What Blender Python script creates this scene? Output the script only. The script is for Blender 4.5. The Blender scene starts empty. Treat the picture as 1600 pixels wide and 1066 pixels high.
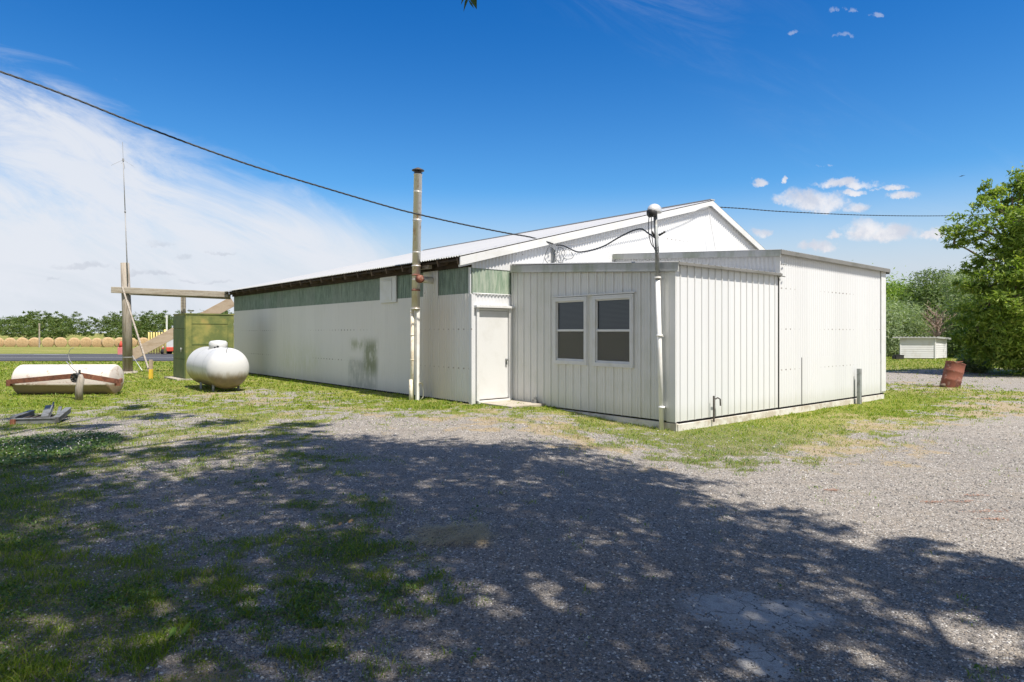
import bpy, math, random
import numpy as np
from mathutils import Vector, Matrix
random.seed(7); RNG = np.random.default_rng(11)
SC = bpy.context.scene; COL = SC.collection
R_ = math.radians

# ------------------------------------------------------------------ camera
F = 1034.0; HZ = 520.0; CH = 1.62
cd = bpy.data.cameras.new('camera'); cam = bpy.data.objects.new('camera', cd); COL.objects.link(cam)
cam.location = (0, 0, CH); cam.rotation_euler = (R_(90), 0, 0)
cd.sensor_width = 36; cd.lens = F/1600*36; cd.shift_y = -(533-HZ)/1600
cd.clip_start = 0.1; cd.clip_end = 6000
SC.camera = cam
SC.view_settings.view_transform = 'Standard'; SC.view_settings.look = 'None'
SC.view_settings.gamma = 1; SC.view_settings.exposure = 0.78
SC.view_settings.use_curve_mapping = False

# ------------------------------------------------------------------ sun and sky
SUN_EL = R_(63)
sh = Vector((0.662, -0.750)).normalized()
sdir = Vector((sh.x*math.cos(SUN_EL), sh.y*math.cos(SUN_EL), math.sin(SUN_EL)))
sl = bpy.data.lights.new('sun', 'SUN'); sl.energy = 4.3; sl.angle = R_(0.55); sl.color = (1.0, 0.93, 0.83)
so = bpy.data.objects.new('sun', sl); COL.objects.link(so)
so.rotation_euler = sdir.to_track_quat('Z', 'Y').to_euler(); so.location = (20, -20, 40)

W = bpy.data.worlds.new('World'); SC.world = W; W.use_nodes = True
nt = W.node_tree; nt.nodes.clear()

class NB:
    """tiny node helper: every call returns an output socket"""
    def __init__(s, nt): s.t = nt
    def n(s, typ, ins=None, out=0, **kw):
        nd = s.t.nodes.new(typ)
        for k, v in kw.items(): setattr(nd, k, v)
        for k, v in (ins or {}).items():
            if isinstance(v, bpy.types.NodeSocket): s.t.links.new(v, nd.inputs[k])
            else: nd.inputs[k].default_value = v
        return nd.outputs[out]
    def m(s, op, a, b=0.0, c=0.0, clamp=False):
        return s.n('ShaderNodeMath', {0: a, 1: b, 2: c}, operation=op, use_clamp=clamp)
    def mr(s, v, a, b, c=0.0, d=1.0, smooth=True):
        return s.n('ShaderNodeMapRange', {0: v, 1: a, 2: b, 3: c, 4: d}, interpolation_type='SMOOTHSTEP' if smooth else 'LINEAR')
    def mix(s, f, a, b, mode='MIX'):
        def c4(x): return x if isinstance(x, bpy.types.NodeSocket) else (tuple(x)+(1,) if len(x) == 3 else x)
        return s.n('ShaderNodeMix', {0: f, 6: c4(a), 7: c4(b)}, out=2, data_type='RGBA', blend_type=mode)
    def noise(s, vec, scale, detail=3.0, rough=0.5, out=0, dist=0.0):
        return s.n('ShaderNodeTexNoise', {'Vector': vec, 'Scale': scale, 'Detail': detail, 'Roughness': rough, 'Distortion': dist}, out=out)
    def comb(s, x, y, z=0.0): return s.n('ShaderNodeCombineXYZ', {0: x, 1: y, 2: z})
    def sep(s, v):
        nd = s.t.nodes.new('ShaderNodeSeparateXYZ'); s.t.links.new(v, nd.inputs[0]); return nd.outputs
    def vmul(s, v, k): return s.n('ShaderNodeVectorMath', {0: v, 1: k}, operation='MULTIPLY')

b = NB(nt)
sky = b.n('ShaderNodeTexSky', sky_type='NISHITA', sun_disc=False, sun_elevation=SUN_EL,
          sun_rotation=math.atan2(sh.x, sh.y), air_density=1.0, dust_density=0.6, ozone_density=2.5)
tc = b.n('ShaderNodeTexCoord')
X, Y, Z = b.sep(tc)
ys = b.m('MAXIMUM', Y, 0.08)
ca = b.m('DIVIDE', X, ys); cb = b.m('DIVIDE', Z, ys)
front = b.mr(Y, 0.1, 0.3)
elev = b.m('MAXIMUM', Z, 0.0)
hs = b.n('ShaderNodeHueSaturation', {'Saturation': 1.22, 'Value': 1.0, 'Color': sky})
# bluer towards the zenith, pale at the skyline
up = b.mr(elev, 0.05, 0.52)
tint = b.mix(up, (0.60, 0.88, 0.98), (0.09, 0.54, 0.88))
skyc = b.mix(1.0, hs, tint, 'MULTIPLY')
hz = b.mr(elev, .22, .06, 0, .95)
skyc = b.mix(hz, skyc, (3.75, 4.05, 4.5))
# cirrus veil, drawn out along a slanting wind
al = b.m('SUBTRACT', b.m('MULTIPLY', ca, 0.922), b.m('MULTIPLY', cb, 0.387))
ac = b.m('ADD', b.m('MULTIPLY', ca, 0.387), b.m('MULTIPLY', cb, 0.922))
nv = b.comb(b.m('MULTIPLY', al, 1.8), b.m('MULTIPLY', ac, 7.0))
n1 = b.noise(nv, 1.9, 12, 0.68, dist=0.9); n2 = b.noise(b.comb(al, b.m('MULTIPLY', ac, 2.0), 3.3), 2.2, 4, 0.5)
edge = b.m('ADD', ac, b.m('ADD', b.m('MULTIPLY', b.m('SUBTRACT', n2, 0.5), 0.20), b.m('MULTIPLY', b.m('SUBTRACT', n1, 0.5), -0.16)))
veil = b.mr(edge, 0.10, 0.0)
veil = b.m('MULTIPLY', veil, b.mr(ca, -0.06, -0.24))
veil = b.m('MULTIPLY', veil, b.mr(b.m('ADD', b.m('MULTIPLY', n1, .55), b.m('MULTIPLY', n2, .45)), 0.34, 0.56, 0.38, 1.0))
thin = b.m('MULTIPLY', b.mr(n1, 0.45, 0.8), b.mr(b.noise(b.comb(ca, cb, 9.0), 1.7, 3, 0.5), 0.5, 0.8, 0.0, 0.22))
cir = b.m('MULTIPLY', b.m('MAXIMUM', veil, thin), front, clamp=True)
skyc = b.mix(b.m('MULTIPLY', cir, 0.95), skyc, (4.6, 4.8, 5.2))
# unseen broken cloud added behind the photographer to brighten the shaded walls
bk = b.mr(b.noise(tc, 1.9, 6, 0.6), 0.40, 0.58, 0.0, 0.95)
bk = b.m('MULTIPLY', bk, b.mr(Y, 0.05, -0.25))
skyc = b.mix(bk, skyc, (5.3, 5.1, 4.8))
# a few small cumulus heaps near the skyline
wv = b.comb(ca, cb, 1.7)
wn = b.noise(wv, 22, 7, 0.68, out=1)
wx, wy, wz = b.sep(wn)
a2 = b.m('ADD', ca, b.m('MULTIPLY', b.m('SUBTRACT', wx, 0.5), 0.085))
b2 = b.m('ADD', cb, b.m('MULTIPLY', b.m('SUBTRACT', wy, 0.5), 0.034))
def heap(lst):
    acc = None
    for px, py, rx, ry in lst:
        da = b.m('MULTIPLY', b.m('SUBTRACT', a2, (px-800)/F), F/rx)
        db = b.m('SUBTRACT', b2, (HZ-py-ry*0.1)/F)
        dbu = b.m('MULTIPLY', b.m('MAXIMUM', db, 0.0), F/ry)
        dbd = b.m('MULTIPLY', b.m('MINIMUM', db, 0.0), 1.7*F/ry)
        r2 = b.m('ADD', b.m('MULTIPLY', da, da), b.m('ADD', b.m('MULTIPLY', dbu, dbu), b.m('MULTIPLY', dbd, dbd)))
        e = b.m('SUBTRACT', 1.0, r2)
        acc = e if acc is None else b.m('MAXIMUM', acc, e)
    return acc
white = heap([(1235, 312, 28, 18), (1275, 318, 60, 22), (1335, 326, 24, 12), (1345, 360, 34, 26), (1392, 366, 50, 20), (1300, 369, 14, 10),
              (1322, 287, 52, 10), (1335, 300, 28, 7), (1397, 293, 26, 6), (1415, 306, 34, 8), (1186, 288, 16, 9), (1225, 281, 8, 8),
              (1184, 367, 22, 9), (1284, 387, 32, 12), (1458, 366, 22, 12)])
wisp = heap([(1289, 258, 7, 3), (1370, 22, 12, 8), (1330, 14, 9, 6), (1308, 12, 12, 6), (1322, 56, 18, 5), (1240, 50, 8, 5)])
grey = heap([(252, 384, 34, 9), (135, 417, 62, 7), (215, 425, 30, 7), (250, 428, 30, 5), (296, 438, 24, 5), (335, 442, 30, 5), (350, 394, 30, 4), (78, 434, 20, 4), (290, 400, 24, 5)])
wm = b.m('MULTIPLY', b.mr(b.m('ADD', white, b.m('MULTIPLY', b.m('SUBTRACT', wz, 0.5), 2.4)), -0.15, 1.0), front)
gm_ = b.m('MULTIPLY', b.mr(b.m('ADD', grey, b.m('MULTIPLY', b.m('SUBTRACT', wz, 0.5), 1.6)), 0.1, 1.2), front)
ws_ = b.m('MULTIPLY', b.mr(b.m('ADD', wisp, b.m('MULTIPLY', b.m('SUBTRACT', wz, 0.5), 2.6)), 0.0, 1.3), front)
skyc = b.mix(b.m('MULTIPLY', ws_, 0.4), skyc, (4.2, 4.4, 4.9))
skyc = b.mix(b.m('MULTIPLY', gm_, 0.45), skyc, (2.9, 3.1, 3.6))
skyc = b.mix(b.m('MULTIPLY', wm, 0.85), skyc, b.mix(b.mr(wy, .35, .65), (3.9, 4.0, 4.5), (5.6, 5.4, 5.4)))
bg = b.n('ShaderNodeBackground', {'Color': skyc, 'Strength': 0.1})
wo = nt.nodes.new('ShaderNodeOutputWorld'); nt.links.new(bg, wo.inputs[0])

# ------------------------------------------------------------------ geometry helpers
ORG = {}
def V(*a): return np.array(a, dtype=float)
def sstep(x, a, b_):
    t = np.clip((np.asarray(x, dtype=float)-a)/(b_-a), 0, 1); return t*t*(3-2*t)
def gz(x, y):
    x = np.asarray(x, dtype=float); y = np.asarray(y, dtype=float)
    return -0.19*sstep(x, 0.0, 3.0)*(1-sstep(y, 30, 60)) - 0.32*sstep(y, 30, 85)
def un(px, py, z=0.0):
    d = F*(CH-z)/(py-HZ); return V((px-800)/F*d, d, z)
def at(px, py, d): return V((px-800)/F*d, d, CH+(HZ-py)/F*d)
RD = V(.765, .644, 0); RD /= np.linalg.norm(RD); LD = V(-RD[1], RD[0], 0); UP = V(0, 0, 1)
A0 = V(-.91, 14.96, 0)
def B(u, v, z): return A0 + RD*u + LD*v + UP*z

def meta(o, label=None, cat=None, group=None, kind=None):
    if label: o['label'] = label
    if cat: o['category'] = cat
    if group: o['group'] = group
    if kind: o['kind'] = kind
    return o
def E(name, label, cat, loc=(0, 0, 0), group=None):
    o = bpy.data.objects.new(name, None); COL.objects.link(o); o.location = tuple(loc); o.empty_display_size = .2
    ORG[o.name] = V(*loc); return meta(o, label, cat, group)

class MB:
    def __init__(s): s.v = []; s.f = []; s.uv = []
    def add(s, vs, fs, uvs=None):
        n = len(s.v); s.v += [tuple(float(c) for c in p) for p in vs]; s.f += [tuple(i+n for i in f) for f in fs]
        s.uv += (list(uvs) if uvs is not None else [(p[0], p[2]) for p in vs]); return s
    def box(s, c, sx, sy, sz, ax=None, ay=None, az=None, taper=1.0):
        ax = V(1, 0, 0) if ax is None else ax; ay = V(0, 1, 0) if ay is None else ay; az = UP if az is None else az
        c = np.array(c, dtype=float); vs = []
        for k in (-1, 1):
            tp = taper if k > 0 else 1
            for i, j in ((-1, -1), (1, -1), (1, 1), (-1, 1)):
                vs.append(c+ax*i*sx/2*tp+ay*j*sy/2*tp+az*k*sz/2)
        return s.add(vs, [(3, 2, 1, 0), (4, 5, 6, 7), (0, 1, 5, 4), (1, 2, 6, 5), (2, 3, 7, 6), (3, 0, 4, 7)])
    def beam(s, p, q, w, h, up=UP):
        p = np.array(p, float); q = np.array(q, float); d = q-p; L = np.linalg.norm(d); d /= L
        sd = np.cross(d, up); sd /= np.linalg.norm(sd); u2 = np.cross(sd, d)
        return s.box((p+q)/2, w, h, L, sd, u2, d)
    def tube(s, pts, r, seg=10, caps=True):
        pts = [np.array(p, float) for p in pts]; n = len(pts); rs = r if hasattr(r, '__len__') else [r]*n
        vs = []; prev = None
        for i, p in enumerate(pts):
            t = pts[min(i+1, n-1)]-pts[max(i-1, 0)]; t /= (np.linalg.norm(t)+1e-9)
            if prev is None:
                a = np.cross(t, UP); a = np.cross(t, V(1, 0, 0)) if np.linalg.norm(a) < .05 else a
            else: a = prev-t*np.dot(prev, t)
            a /= np.linalg.norm(a); prev = a; c = np.cross(t, a)
            for k in range(seg):
                an = 2*math.pi*k/seg; vs.append(p+(a*math.cos(an)+c*math.sin(an))*rs[i])
        fs = [(i*seg+k, i*seg+(k+1) % seg, (i+1)*seg+(k+1) % seg, (i+1)*seg+k) for i in range(n-1) for k in range(seg)]
        if caps: fs += [tuple(range(seg-1, -1, -1)), tuple((n-1)*seg+k for k in range(seg))]
        return s.add(vs, fs)
    def strip(s, bot, top, uvb=None, uvt=None):
        n = len(bot); vs = list(bot)+list(top)
        fs = [(i, i+1, n+i+1, n+i) for i in range(n-1)]
        return s.add(vs, fs, (list(uvb)+list(uvt)) if uvb is not None else None)
    def build(s, name, mat, parent=None, smooth=False, label=None):
        me = bpy.data.meshes.new(name); org = ORG[parent.name] if parent else V(0, 0, 0)
        me.from_pydata([(p[0]-org[0], p[1]-org[1], p[2]-org[2]) for p in s.v], [], s.f)
        uvl = me.uv_layers.new(name='uv'); li = np.zeros(len(me.loops), dtype=np.int32); me.loops.foreach_get('vertex_index', li)
        ua = np.array(s.uv, dtype=np.float32)[li]; uvl.data.foreach_set('uv', ua.ravel())
        if smooth: me.polygons.foreach_set('use_smooth', np.ones(len(me.polygons), dtype=bool))
        me.materials.append(mat); me.update()
        o = bpy.data.objects.new(name, me); COL.objects.link(o)
        ORG[o.name] = org
        if parent: o.parent = parent
        if label: o['label'] = label
        return o
def bevel(o, w=.01, seg=2):
    m = o.modifiers.new('bevel', 'BEVEL'); m.width = w; m.segments = seg; m.limit_method = 'ANGLE'; return o

def fast(name, v, faces, mat, parent=None, smooth=False):
    """v: Nx3, faces: MxK array"""
    me = bpy.data.meshes.new(name); v = np.asarray(v, dtype=np.float32)
    if parent: v = v-ORG[parent.name].astype(np.float32)
    faces = np.asarray(faces, dtype=np.int32); M, K = faces.shape
    me.vertices.add(len(v)); me.vertices.foreach_set('co', v.ravel())
    me.loops.add(M*K); me.loops.foreach_set('vertex_index', faces.ravel())
    me.polygons.add(M); me.polygons.foreach_set('loop_start', np.arange(M, dtype=np.int32)*K)
    if smooth: me.polygons.foreach_set('use_smooth', np.ones(M, dtype=bool))
    me.materials.append(mat); me.update(calc_edges=True)
    o = bpy.data.objects.new(name, me); COL.objects.link(o)
    ORG[o.name] = ORG[parent.name] if parent else V(0, 0, 0)
    if parent: o.parent = parent
    return o

# value noise in numpy
_T = RNG.random((256, 256))
def vn(x, y):
    xi = np.floor(x).astype(int); yi = np.floor(y).astype(int); fx = x-xi; fy = y-yi
    fx = fx*fx*(3-2*fx); fy = fy*fy*(3-2*fy); g = lambda i, j: _T[i % 256, j % 256]
    return (g(xi, yi)*(1-fx)+g(xi+1, yi)*fx)*(1-fy)+(g(xi, yi+1)*(1-fx)+g(xi+1, yi+1)*fx)*fy
def fbm(x, y, o=4):
    s = 0; a = .5; t = 0
    for k in range(o): s = s+a*vn(x*2**k+17.3*k, y*2**k+5.1*k); t += a; a *= .55
    return s/t

# ------------------------------------------------------------------ materials
def mat(name):
    m = bpy.data.materials.new(name); m.use_nodes = True; m.node_tree.nodes.clear(); return m, NB(m.node_tree)
def fin(m, b, bsdf, disp=None):
    o = m.node_tree.nodes.new('ShaderNodeOutputMaterial'); m.node_tree.links.new(bsdf, o.inputs[0]); return m
def pbsdf(b, col, rough=.6, metal=0.0, spec=.4, normal=None, extra=None):
    ins = {'Base Color': col if isinstance(col, bpy.types.NodeSocket) else tuple(col)+(1,), 'Roughness': rough, 'Metallic': metal, 'Specular IOR Level': spec}
    if normal is not None: ins['Normal'] = normal
    if extra: ins.update(extra)
    return b.n('ShaderNodeBsdfPrincipled', ins)
def bump(b, h, dist=.01, strength=.5): return b.n('ShaderNodeBump', {'Height': h, 'Distance': dist, 'Strength': strength})
def objc(b): return b.n('ShaderNodeTexCoord', out=3)

def worn(name, base, alt, scale=4.0, amt=.5, rough=.6, metal=0.0, fine=(.5, 60.0), alt2=None, spec=.35, stretch=(1, 1, 1), bmp=.3, lo=.45, hi=.65):
    m, b = mat(name); c = b.vmul(objc(b), tuple(stretch))
    n1 = b.noise(c, scale, 6, .6); f = b.mr(n1, lo, hi, 0, amt)
    col = b.mix(f, base, alt)
    if alt2: col = b.mix(b.mr(b.noise(c, scale*2.7, 5, .6), .56, .68, 0, .8), col, alt2)
    n2 = b.noise(c, fine[1], 3, .6); col = b.mix(fine[0], col, b.mix(1.0, col, b.mix(n2, (.45, .45, .45), (1.3, 1.3, 1.3)), 'MULTIPLY'))
    return fin(m, b, pbsdf(b, col, rough, metal, spec, bump(b, n2, .004, bmp)))

def siding(name, base, grime=(.30, .31, .24), sheet=.66, nails=True, rows=(.55, .9), stain=0, rough=.42, amt=.3, green=0):
    m, b = mat(name)
    uv = b.n('ShaderNodeUVMap', uv_map='uv'); t, z, _ = b.sep(uv)
    sid = b.m('FLOOR', b.m('DIVIDE', t, sheet)); wn = b.n('ShaderNodeTexWhiteNoise', {'W': sid}, noise_dimensions='1D')
    tone = b.mr(wn, 0, 1, .97, 1.02, False)
    col = b.mix(1.0, base, b.n('ShaderNodeCombineColor', {0: tone, 1: tone, 2: tone}), 'MULTIPLY')
    streak = b.noise(b.comb(b.m('MULTIPLY', t, 14.0), b.m('MULTIPLY', z, .7)), 1.0, 6, .65)
    cloud = b.noise(b.comb(t, z), 1.3, 5, .6)
    col = b.mix(b.m('MULTIPLY', b.mr(streak, .45, .8), b.mr(cloud, .35, .7, 0, amt)), col, grime)
    low = b.m('MULTIPLY', b.mr(b.m('ADD', z, b.m('MULTIPLY', b.m('SUBTRACT', streak, .5), .5)), .35, -.05), .28)
    col = b.mix(low, col, (.34, .34, .22))
    if green:
        gg = b.m('MULTIPLY', b.mr(cloud, .45, .62), b.mr(streak, .3, .6)); col = b.mix(b.m('MULTIPLY', gg, green), col, (.36, .40, .24))
    if nails:
        ft = b.m('ABSOLUTE', b.m('SUBTRACT', b.m('FRACT', b.m('DIVIDE', t, .203)), .5))
        fz = b.m('ABSOLUTE', b.m('SUBTRACT', b.m('FRACT', b.m('DIVIDE', b.m('ADD', z, rows[0]), rows[1])), .5))
        d = b.m('ADD', b.m('POWER', b.m('MULTIPLY', ft, .203), 2), b.m('POWER', b.m('MULTIPLY', fz, rows[1]), 2))
        k = b.m('MULTIPLY', b.mr(d, .00040, .00010), b.mr(b.noise(b.comb(t, z, 4.0), 1.9, 3, .6), .38, .56, .1, .85))
        col = b.mix(k, col, (.16, .13, .11))
    if stain:
        def rect(t0, t1, z0, z1, s):
            a = b.m('MULTIPLY', b.mr(t, t0-s, t0+s), b.mr(t, t1+s, t1-s))
            return b.m('MULTIPLY', a, b.m('MULTIPLY', b.mr(z, z0-s, z0+s), b.mr(z, z1+s, z1-s)))
        n = b.noise(b.comb(b.m('MULTIPLY', t, 3.0), z, 2.0), 2.4, 6, .65)
        s1 = b.m('MULTIPLY', rect(4.4, 6.1, .0, .84, .14), b.mr(n, .3, .62, .12, .60))
        s2 = b.m('MULTIPLY', rect(4.4, 5.15, .5, 1.4, .2), b.mr(n, .3, .55, .2, .85))
        s3 = b.m('MULTIPLY', rect(5.2, 6.0, 1.15, 1.4, .16), b.mr(n, .35, .6, 0, .7))
        col = b.mix(s1, col, (.27, .29, .27)); col = b.mix(s2, col, (.21, .24, .14)); col = b.mix(s3, col, (.27, .30, .16))
        col = b.mix(b.m('MULTIPLY', rect(.75, 2.3, -.1, 2.4, .45), .42), col, (.50, .40, .29))
        col = b.mix(b.m('MULTIPLY', rect(8.2, 11.5, .1, 1.2, .6), b.mr(n, .3, .7, 0, .35)), col, (.50, .52, .30))
    fn = b.noise(b.comb(t, z), 55, 3, .6)
    return fin(m, b, pbsdf(b, col, rough, 0, .4, bump(b, fn, .002, .15)))

M = {}
M['white_corr'] = siding('white_corrugated_metal', (.66, .67, .68), amt=.12)
M['long_corr'] = siding('long_wall_metal', (.70, .69, .66), stain=1, amt=.2, rough=.5)
M['rib'] = siding('cream_ribbed_metal', (.70, .70, .68), sheet=.9144, nails=False, amt=.18, green=.14, grime=(.42, .41, .36))
M['rib_side'] = siding('white_ribbed_metal', (.66, .67, .675), sheet=.9144, nails=False, amt=.10)
M['roof'] = siding('galvanised_roof', (.40, .405, .41), amt=.5, rough=.4, rows=(.2, 1.2), grime=(.38, .35, .32))
M['trim'] = worn('white_trim', (.67, .675, .67), (.55, .54, .48), 3, .35, .5, fine=(.15, 40))
M['fascia'] = worn('weathered_fascia', (.47, .475, .46), (.25, .28, .18), 2.2, .6, .55, stretch=(1, 1, .3), fine=(.3, 30))
M['doorpaint'] = worn('door_paint', (.66, .665, .66), (.55, .545, .52), 1.6, .4, .45, fine=(.12, 40))
M['edge'] = worn('dull_metal_edging', (.20, .195, .18), (.12, .12, .10), 2.2, .6, .55, fine=(.3, 30))
M['found'] = worn('painted_foundation', (.66, .64, .58), (.42, .35, .26), 4, .7, .85, fine=(.4, 30), bmp=.6)
M['concrete'] = worn('concrete', (.42, .38, .32), (.30, .26, .2), 3, .6, .9, fine=(.5, 50), bmp=.6)
M['old_wood'] = worn('weathered_wood', (.36, .32, .27), (.20, .16, .12), 3, .8, .85, fine=(.7, 18), stretch=(6, 6, .5), bmp=.8)
M['beam_wood'] = worn('grey_beam_wood', (.40, .36, .30), (.24, .19, .14), 2, .8, .85, fine=(.7, 14), stretch=(.6, 2, 7), bmp=.8)
M['plank'] = worn('tan_plank', (.45, .36, .28), (.35, .26, .18), 2, .7, .8, fine=(.5, 14), stretch=(1, 2, 4))
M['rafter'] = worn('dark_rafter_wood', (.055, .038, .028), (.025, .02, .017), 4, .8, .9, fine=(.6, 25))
M['rafter_light'] = worn('rafter_end_wood', (.15, .11, .08), (.07, .05, .04), 4, .8, .9, fine=(.6, 25))
M['galv'] = worn('galvanised_pipe', (.68, .67, .64), (.55, .46, .34), 2.4, .6, .38, .45, fine=(.25, 20), alt2=(.42, .25, .13), stretch=(1, 1, .6))
M['cream_pipe'] = worn('cream_painted_pipe', (.74, .70, .58), (.50, .38, .22), 3, .7, .5, fine=(.25, 30), alt2=(.42, .25, .12), stretch=(1, 1, .7))
M['white_pipe'] = worn('white_pipe', (.82, .82, .80), (.6, .57, .5), 3, .4, .45, fine=(.1, 30))
M['rust'] = worn('rusty_steel', (.25, .10, .06), (.12, .05, .035), 5, .8, .8, .1, fine=(.6, 40), alt2=(.34, .17, .10))
M['barrel'] = worn('rusty_barrel', (.27, .10, .065), (.13, .055, .045), 3, .8, .75, .1, fine=(.5, 30), alt2=(.36, .24, .19))
M['black'] = worn('black_rubber', (.03, .03, .03), (.06, .06, .06), 6, .5, .6, fine=(.3, 30))
M['cable'] = worn('cable_black', (.025, .03, .035), (.05, .05, .05), 6, .5, .5, fine=(.3, 30))
M['cable_grey'] = worn('cable_grey', (.30, .30, .30), (.18, .18, .18), 6, .5, .5, fine=(.3, 30))
M['cast'] = worn('cast_aluminium', (.62, .63, .64), (.42, .42, .42), 6, .5, .45, .3, fine=(.2, 40))
M['dark'] = worn('shade_black', (.02, .02, .02), (.03, .03, .03), 3, .3, .9)  # near-black colour in place of shade behind walls and windows
M['yellow'] = worn('yellow_paint', (.75, .50, .05), (.55, .36, .08), 5, .6, .55, fine=(.2, 40))
M['pale_yellow'] = worn('pale_yellow_paint', (.78, .62, .22), (.55, .45, .2), 3, .5, .55, fine=(.2, 40))
M['pink'] = worn('faded_red_paint', (.66, .22, .20), (.55, .30, .28), 4, .6, .6, fine=(.2, 40))
M['redpaint'] = worn('red_paint', (.55, .07, .04), (.4, .08, .05), 4, .6, .5, fine=(.2, 40))
M['hay'] = worn('hay', (.52, .37, .21), (.33, .23, .13), 5, .6, .95, fine=(.7, 22), bmp=1)
M['shedwhite'] = worn('shed_paint', (.64, .65, .67), (.5, .47, .42), 2, .4, .7, fine=(.2, 40))
def m_roller():
    m, b = mat('roller_paint'); geo = b.n('ShaderNodeNewGeometry'); x, y, z = b.sep(geo); c = objc(b)
    n = b.noise(b.vmul(c, (2, 2, 1)), 3.0, 6, .65); n2 = b.noise(c, 5.5, 5, .65); n3 = b.noise(c, 30, 3, .6)
    col = b.mix(b.mr(n2, .56, .68, 0, .75), (.60, .55, .50), (.36, .25, .19)); col = b.mix(b.mr(n, .60, .70, 0, .7), col, (.16, .10, .07))
    f = b.mr(b.m('ADD', z, b.m('MULTIPLY', b.m('SUBTRACT', n, .5), .12)), .31, .23, 0, .9); col = b.mix(f, col, b.mix(n3, (.20, .14, .08), (.33, .25, .16)))
    return fin(m, b, pbsdf(b, col, .75, 0, .3, bump(b, n3, .004, .4)))
M['rollerbar'] = worn('roller_paint', (.60, .55, .50), (.46, .34, .27), 3.5, .75, .8, fine=(.4, 30), alt2=(.24, .15, .11), lo=.54, hi=.70)
M['roller'] = m_roller()
M['graymetal'] = worn('grey_scrap_metal', (.34, .36, .36), (.16, .15, .14), 6, .7, .6, .3, fine=(.4, 40))
M['scrapmetal'] = worn('dull_scrap_metal', (.20, .21, .21), (.09, .085, .08), 6, .7, .6, .2, fine=(.5, 40))
M['darkgrate'] = worn('dark_grate', (.10, .085, .075), (.05, .045, .04), 6, .7, .7, .2, fine=(.4, 40))
M['straw'] = worn('straw', (.50, .34, .17), (.32, .20, .10), 8, .6, .9)
M['strawbright'] = worn('dry_straw', (.66, .52, .30), (.48, .36, .2), 8, .6, .9)
M['bark'] = worn('bark', (.20, .15, .11), (.10, .075, .055), 4, .8, .95, fine=(.8, 14), stretch=(3, 3, .6), bmp=1)
M['deadwood'] = worn('dead_branch', (.46, .34, .28), (.2, .15, .12), 4, .8, .95)
M['stone'] = None

def m_asphalt():
    m, b = mat('asphalt'); c = objc(b); n = b.noise(c, 90, 3, .7); n2 = b.noise(c, .4, 4, .6)
    col = b.mix(n2, (.045, .047, .055), (.075, .075, .082)); col = b.mix(.4, col, b.mix(n, (.02, .02, .02), (.13, .13, .13)))
    return fin(m, b, pbsdf(b, col, .8, 0, .3, bump(b, n, .004, .4)))
M['asphalt'] = m_asphalt()
M['line'] = worn('runway_line', (.6, .6, .58), (.35, .35, .35), 3, .6, .8)

def m_fiberglass(name, base, dark):
    m, b = mat(name); uv = b.n('ShaderNodeUVMap', uv_map='uv'); t, z, _ = b.sep(uv)
    st = b.noise(b.comb(b.m('MULTIPLY', t, 9.0), b.m('MULTIPLY', z, 1.2)), 1.6, 6, .7); sp = b.noise(b.comb(b.m('MULTIPLY', t, 3.0), z), 34, 4, .7)
    sid = b.m('FLOOR', b.m('DIVIDE', t, .66)); wn = b.n('ShaderNodeTexWhiteNoise', {'W': sid}, noise_dimensions='1D')
    col = b.mix(b.mr(st, .3, .7), dark, base); col = b.mix(b.mr(wn, 0, 1, 0, .35), col, (.28, .31, .28))
    col = b.mix(b.mr(sp, .58, .72, 0, .7), col, (.55, .60, .48))
    return fin(m, b, pbsdf(b, col, .5, 0, .4))
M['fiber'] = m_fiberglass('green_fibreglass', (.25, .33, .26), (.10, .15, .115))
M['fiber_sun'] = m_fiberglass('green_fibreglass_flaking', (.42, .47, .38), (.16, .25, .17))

def m_cabinet(name, dark):
    m, b = mat(name); c = objc(b); n = b.noise(c, 1.8, 5, .65); n2 = b.noise(c, 3.5, 5, .6)
    col = b.mix(b.mr(n, .35, .65), (.12, .15, .05), (.27, .26, .08)); col = b.mix(b.mr(n2, .55, .75, 0, .5), col, (.40, .27, .10))
    if dark: col = b.mix(.65, col, (.07, .12, .045))  # shade of the left face mixed into the green, also used for seams
    f = b.noise(c, 40, 3, .6); return fin(m, b, pbsdf(b, col, .6, 0, .3, bump(b, f, .003, .2)))
M['cabinet'] = m_cabinet('green_cabinet_paint', False); M['cabinet_shade_seam'] = m_cabinet('green_shade_and_seam_paint', True)

def m_tank():
    m, b = mat('tank_paint'); geo = b.n('ShaderNodeNewGeometry'); x, y, z = b.sep(geo); c = objc(b)
    n = b.noise(b.vmul(c, (3, 3, 1)), 2.2, 6, .65); n2 = b.noise(c, 9, 4, .6)
    zz = b.m('ADD', z, b.m('MULTIPLY', b.m('SUBTRACT', n, .5), .28))
    f = b.mr(zz, .60, .36, 0, .95); col = b.mix(b.mr(n2, .55, .7, 0, .25), (.56, .56, .55), (.44, .43, .40))
    col = b.mix(f, col, b.mix(n2, (.26, .20, .08), (.11, .085, .045)))
    return fin(m, b, pbsdf(b, col, .35, 0, .5))
M['tank'] = m_tank()

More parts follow.
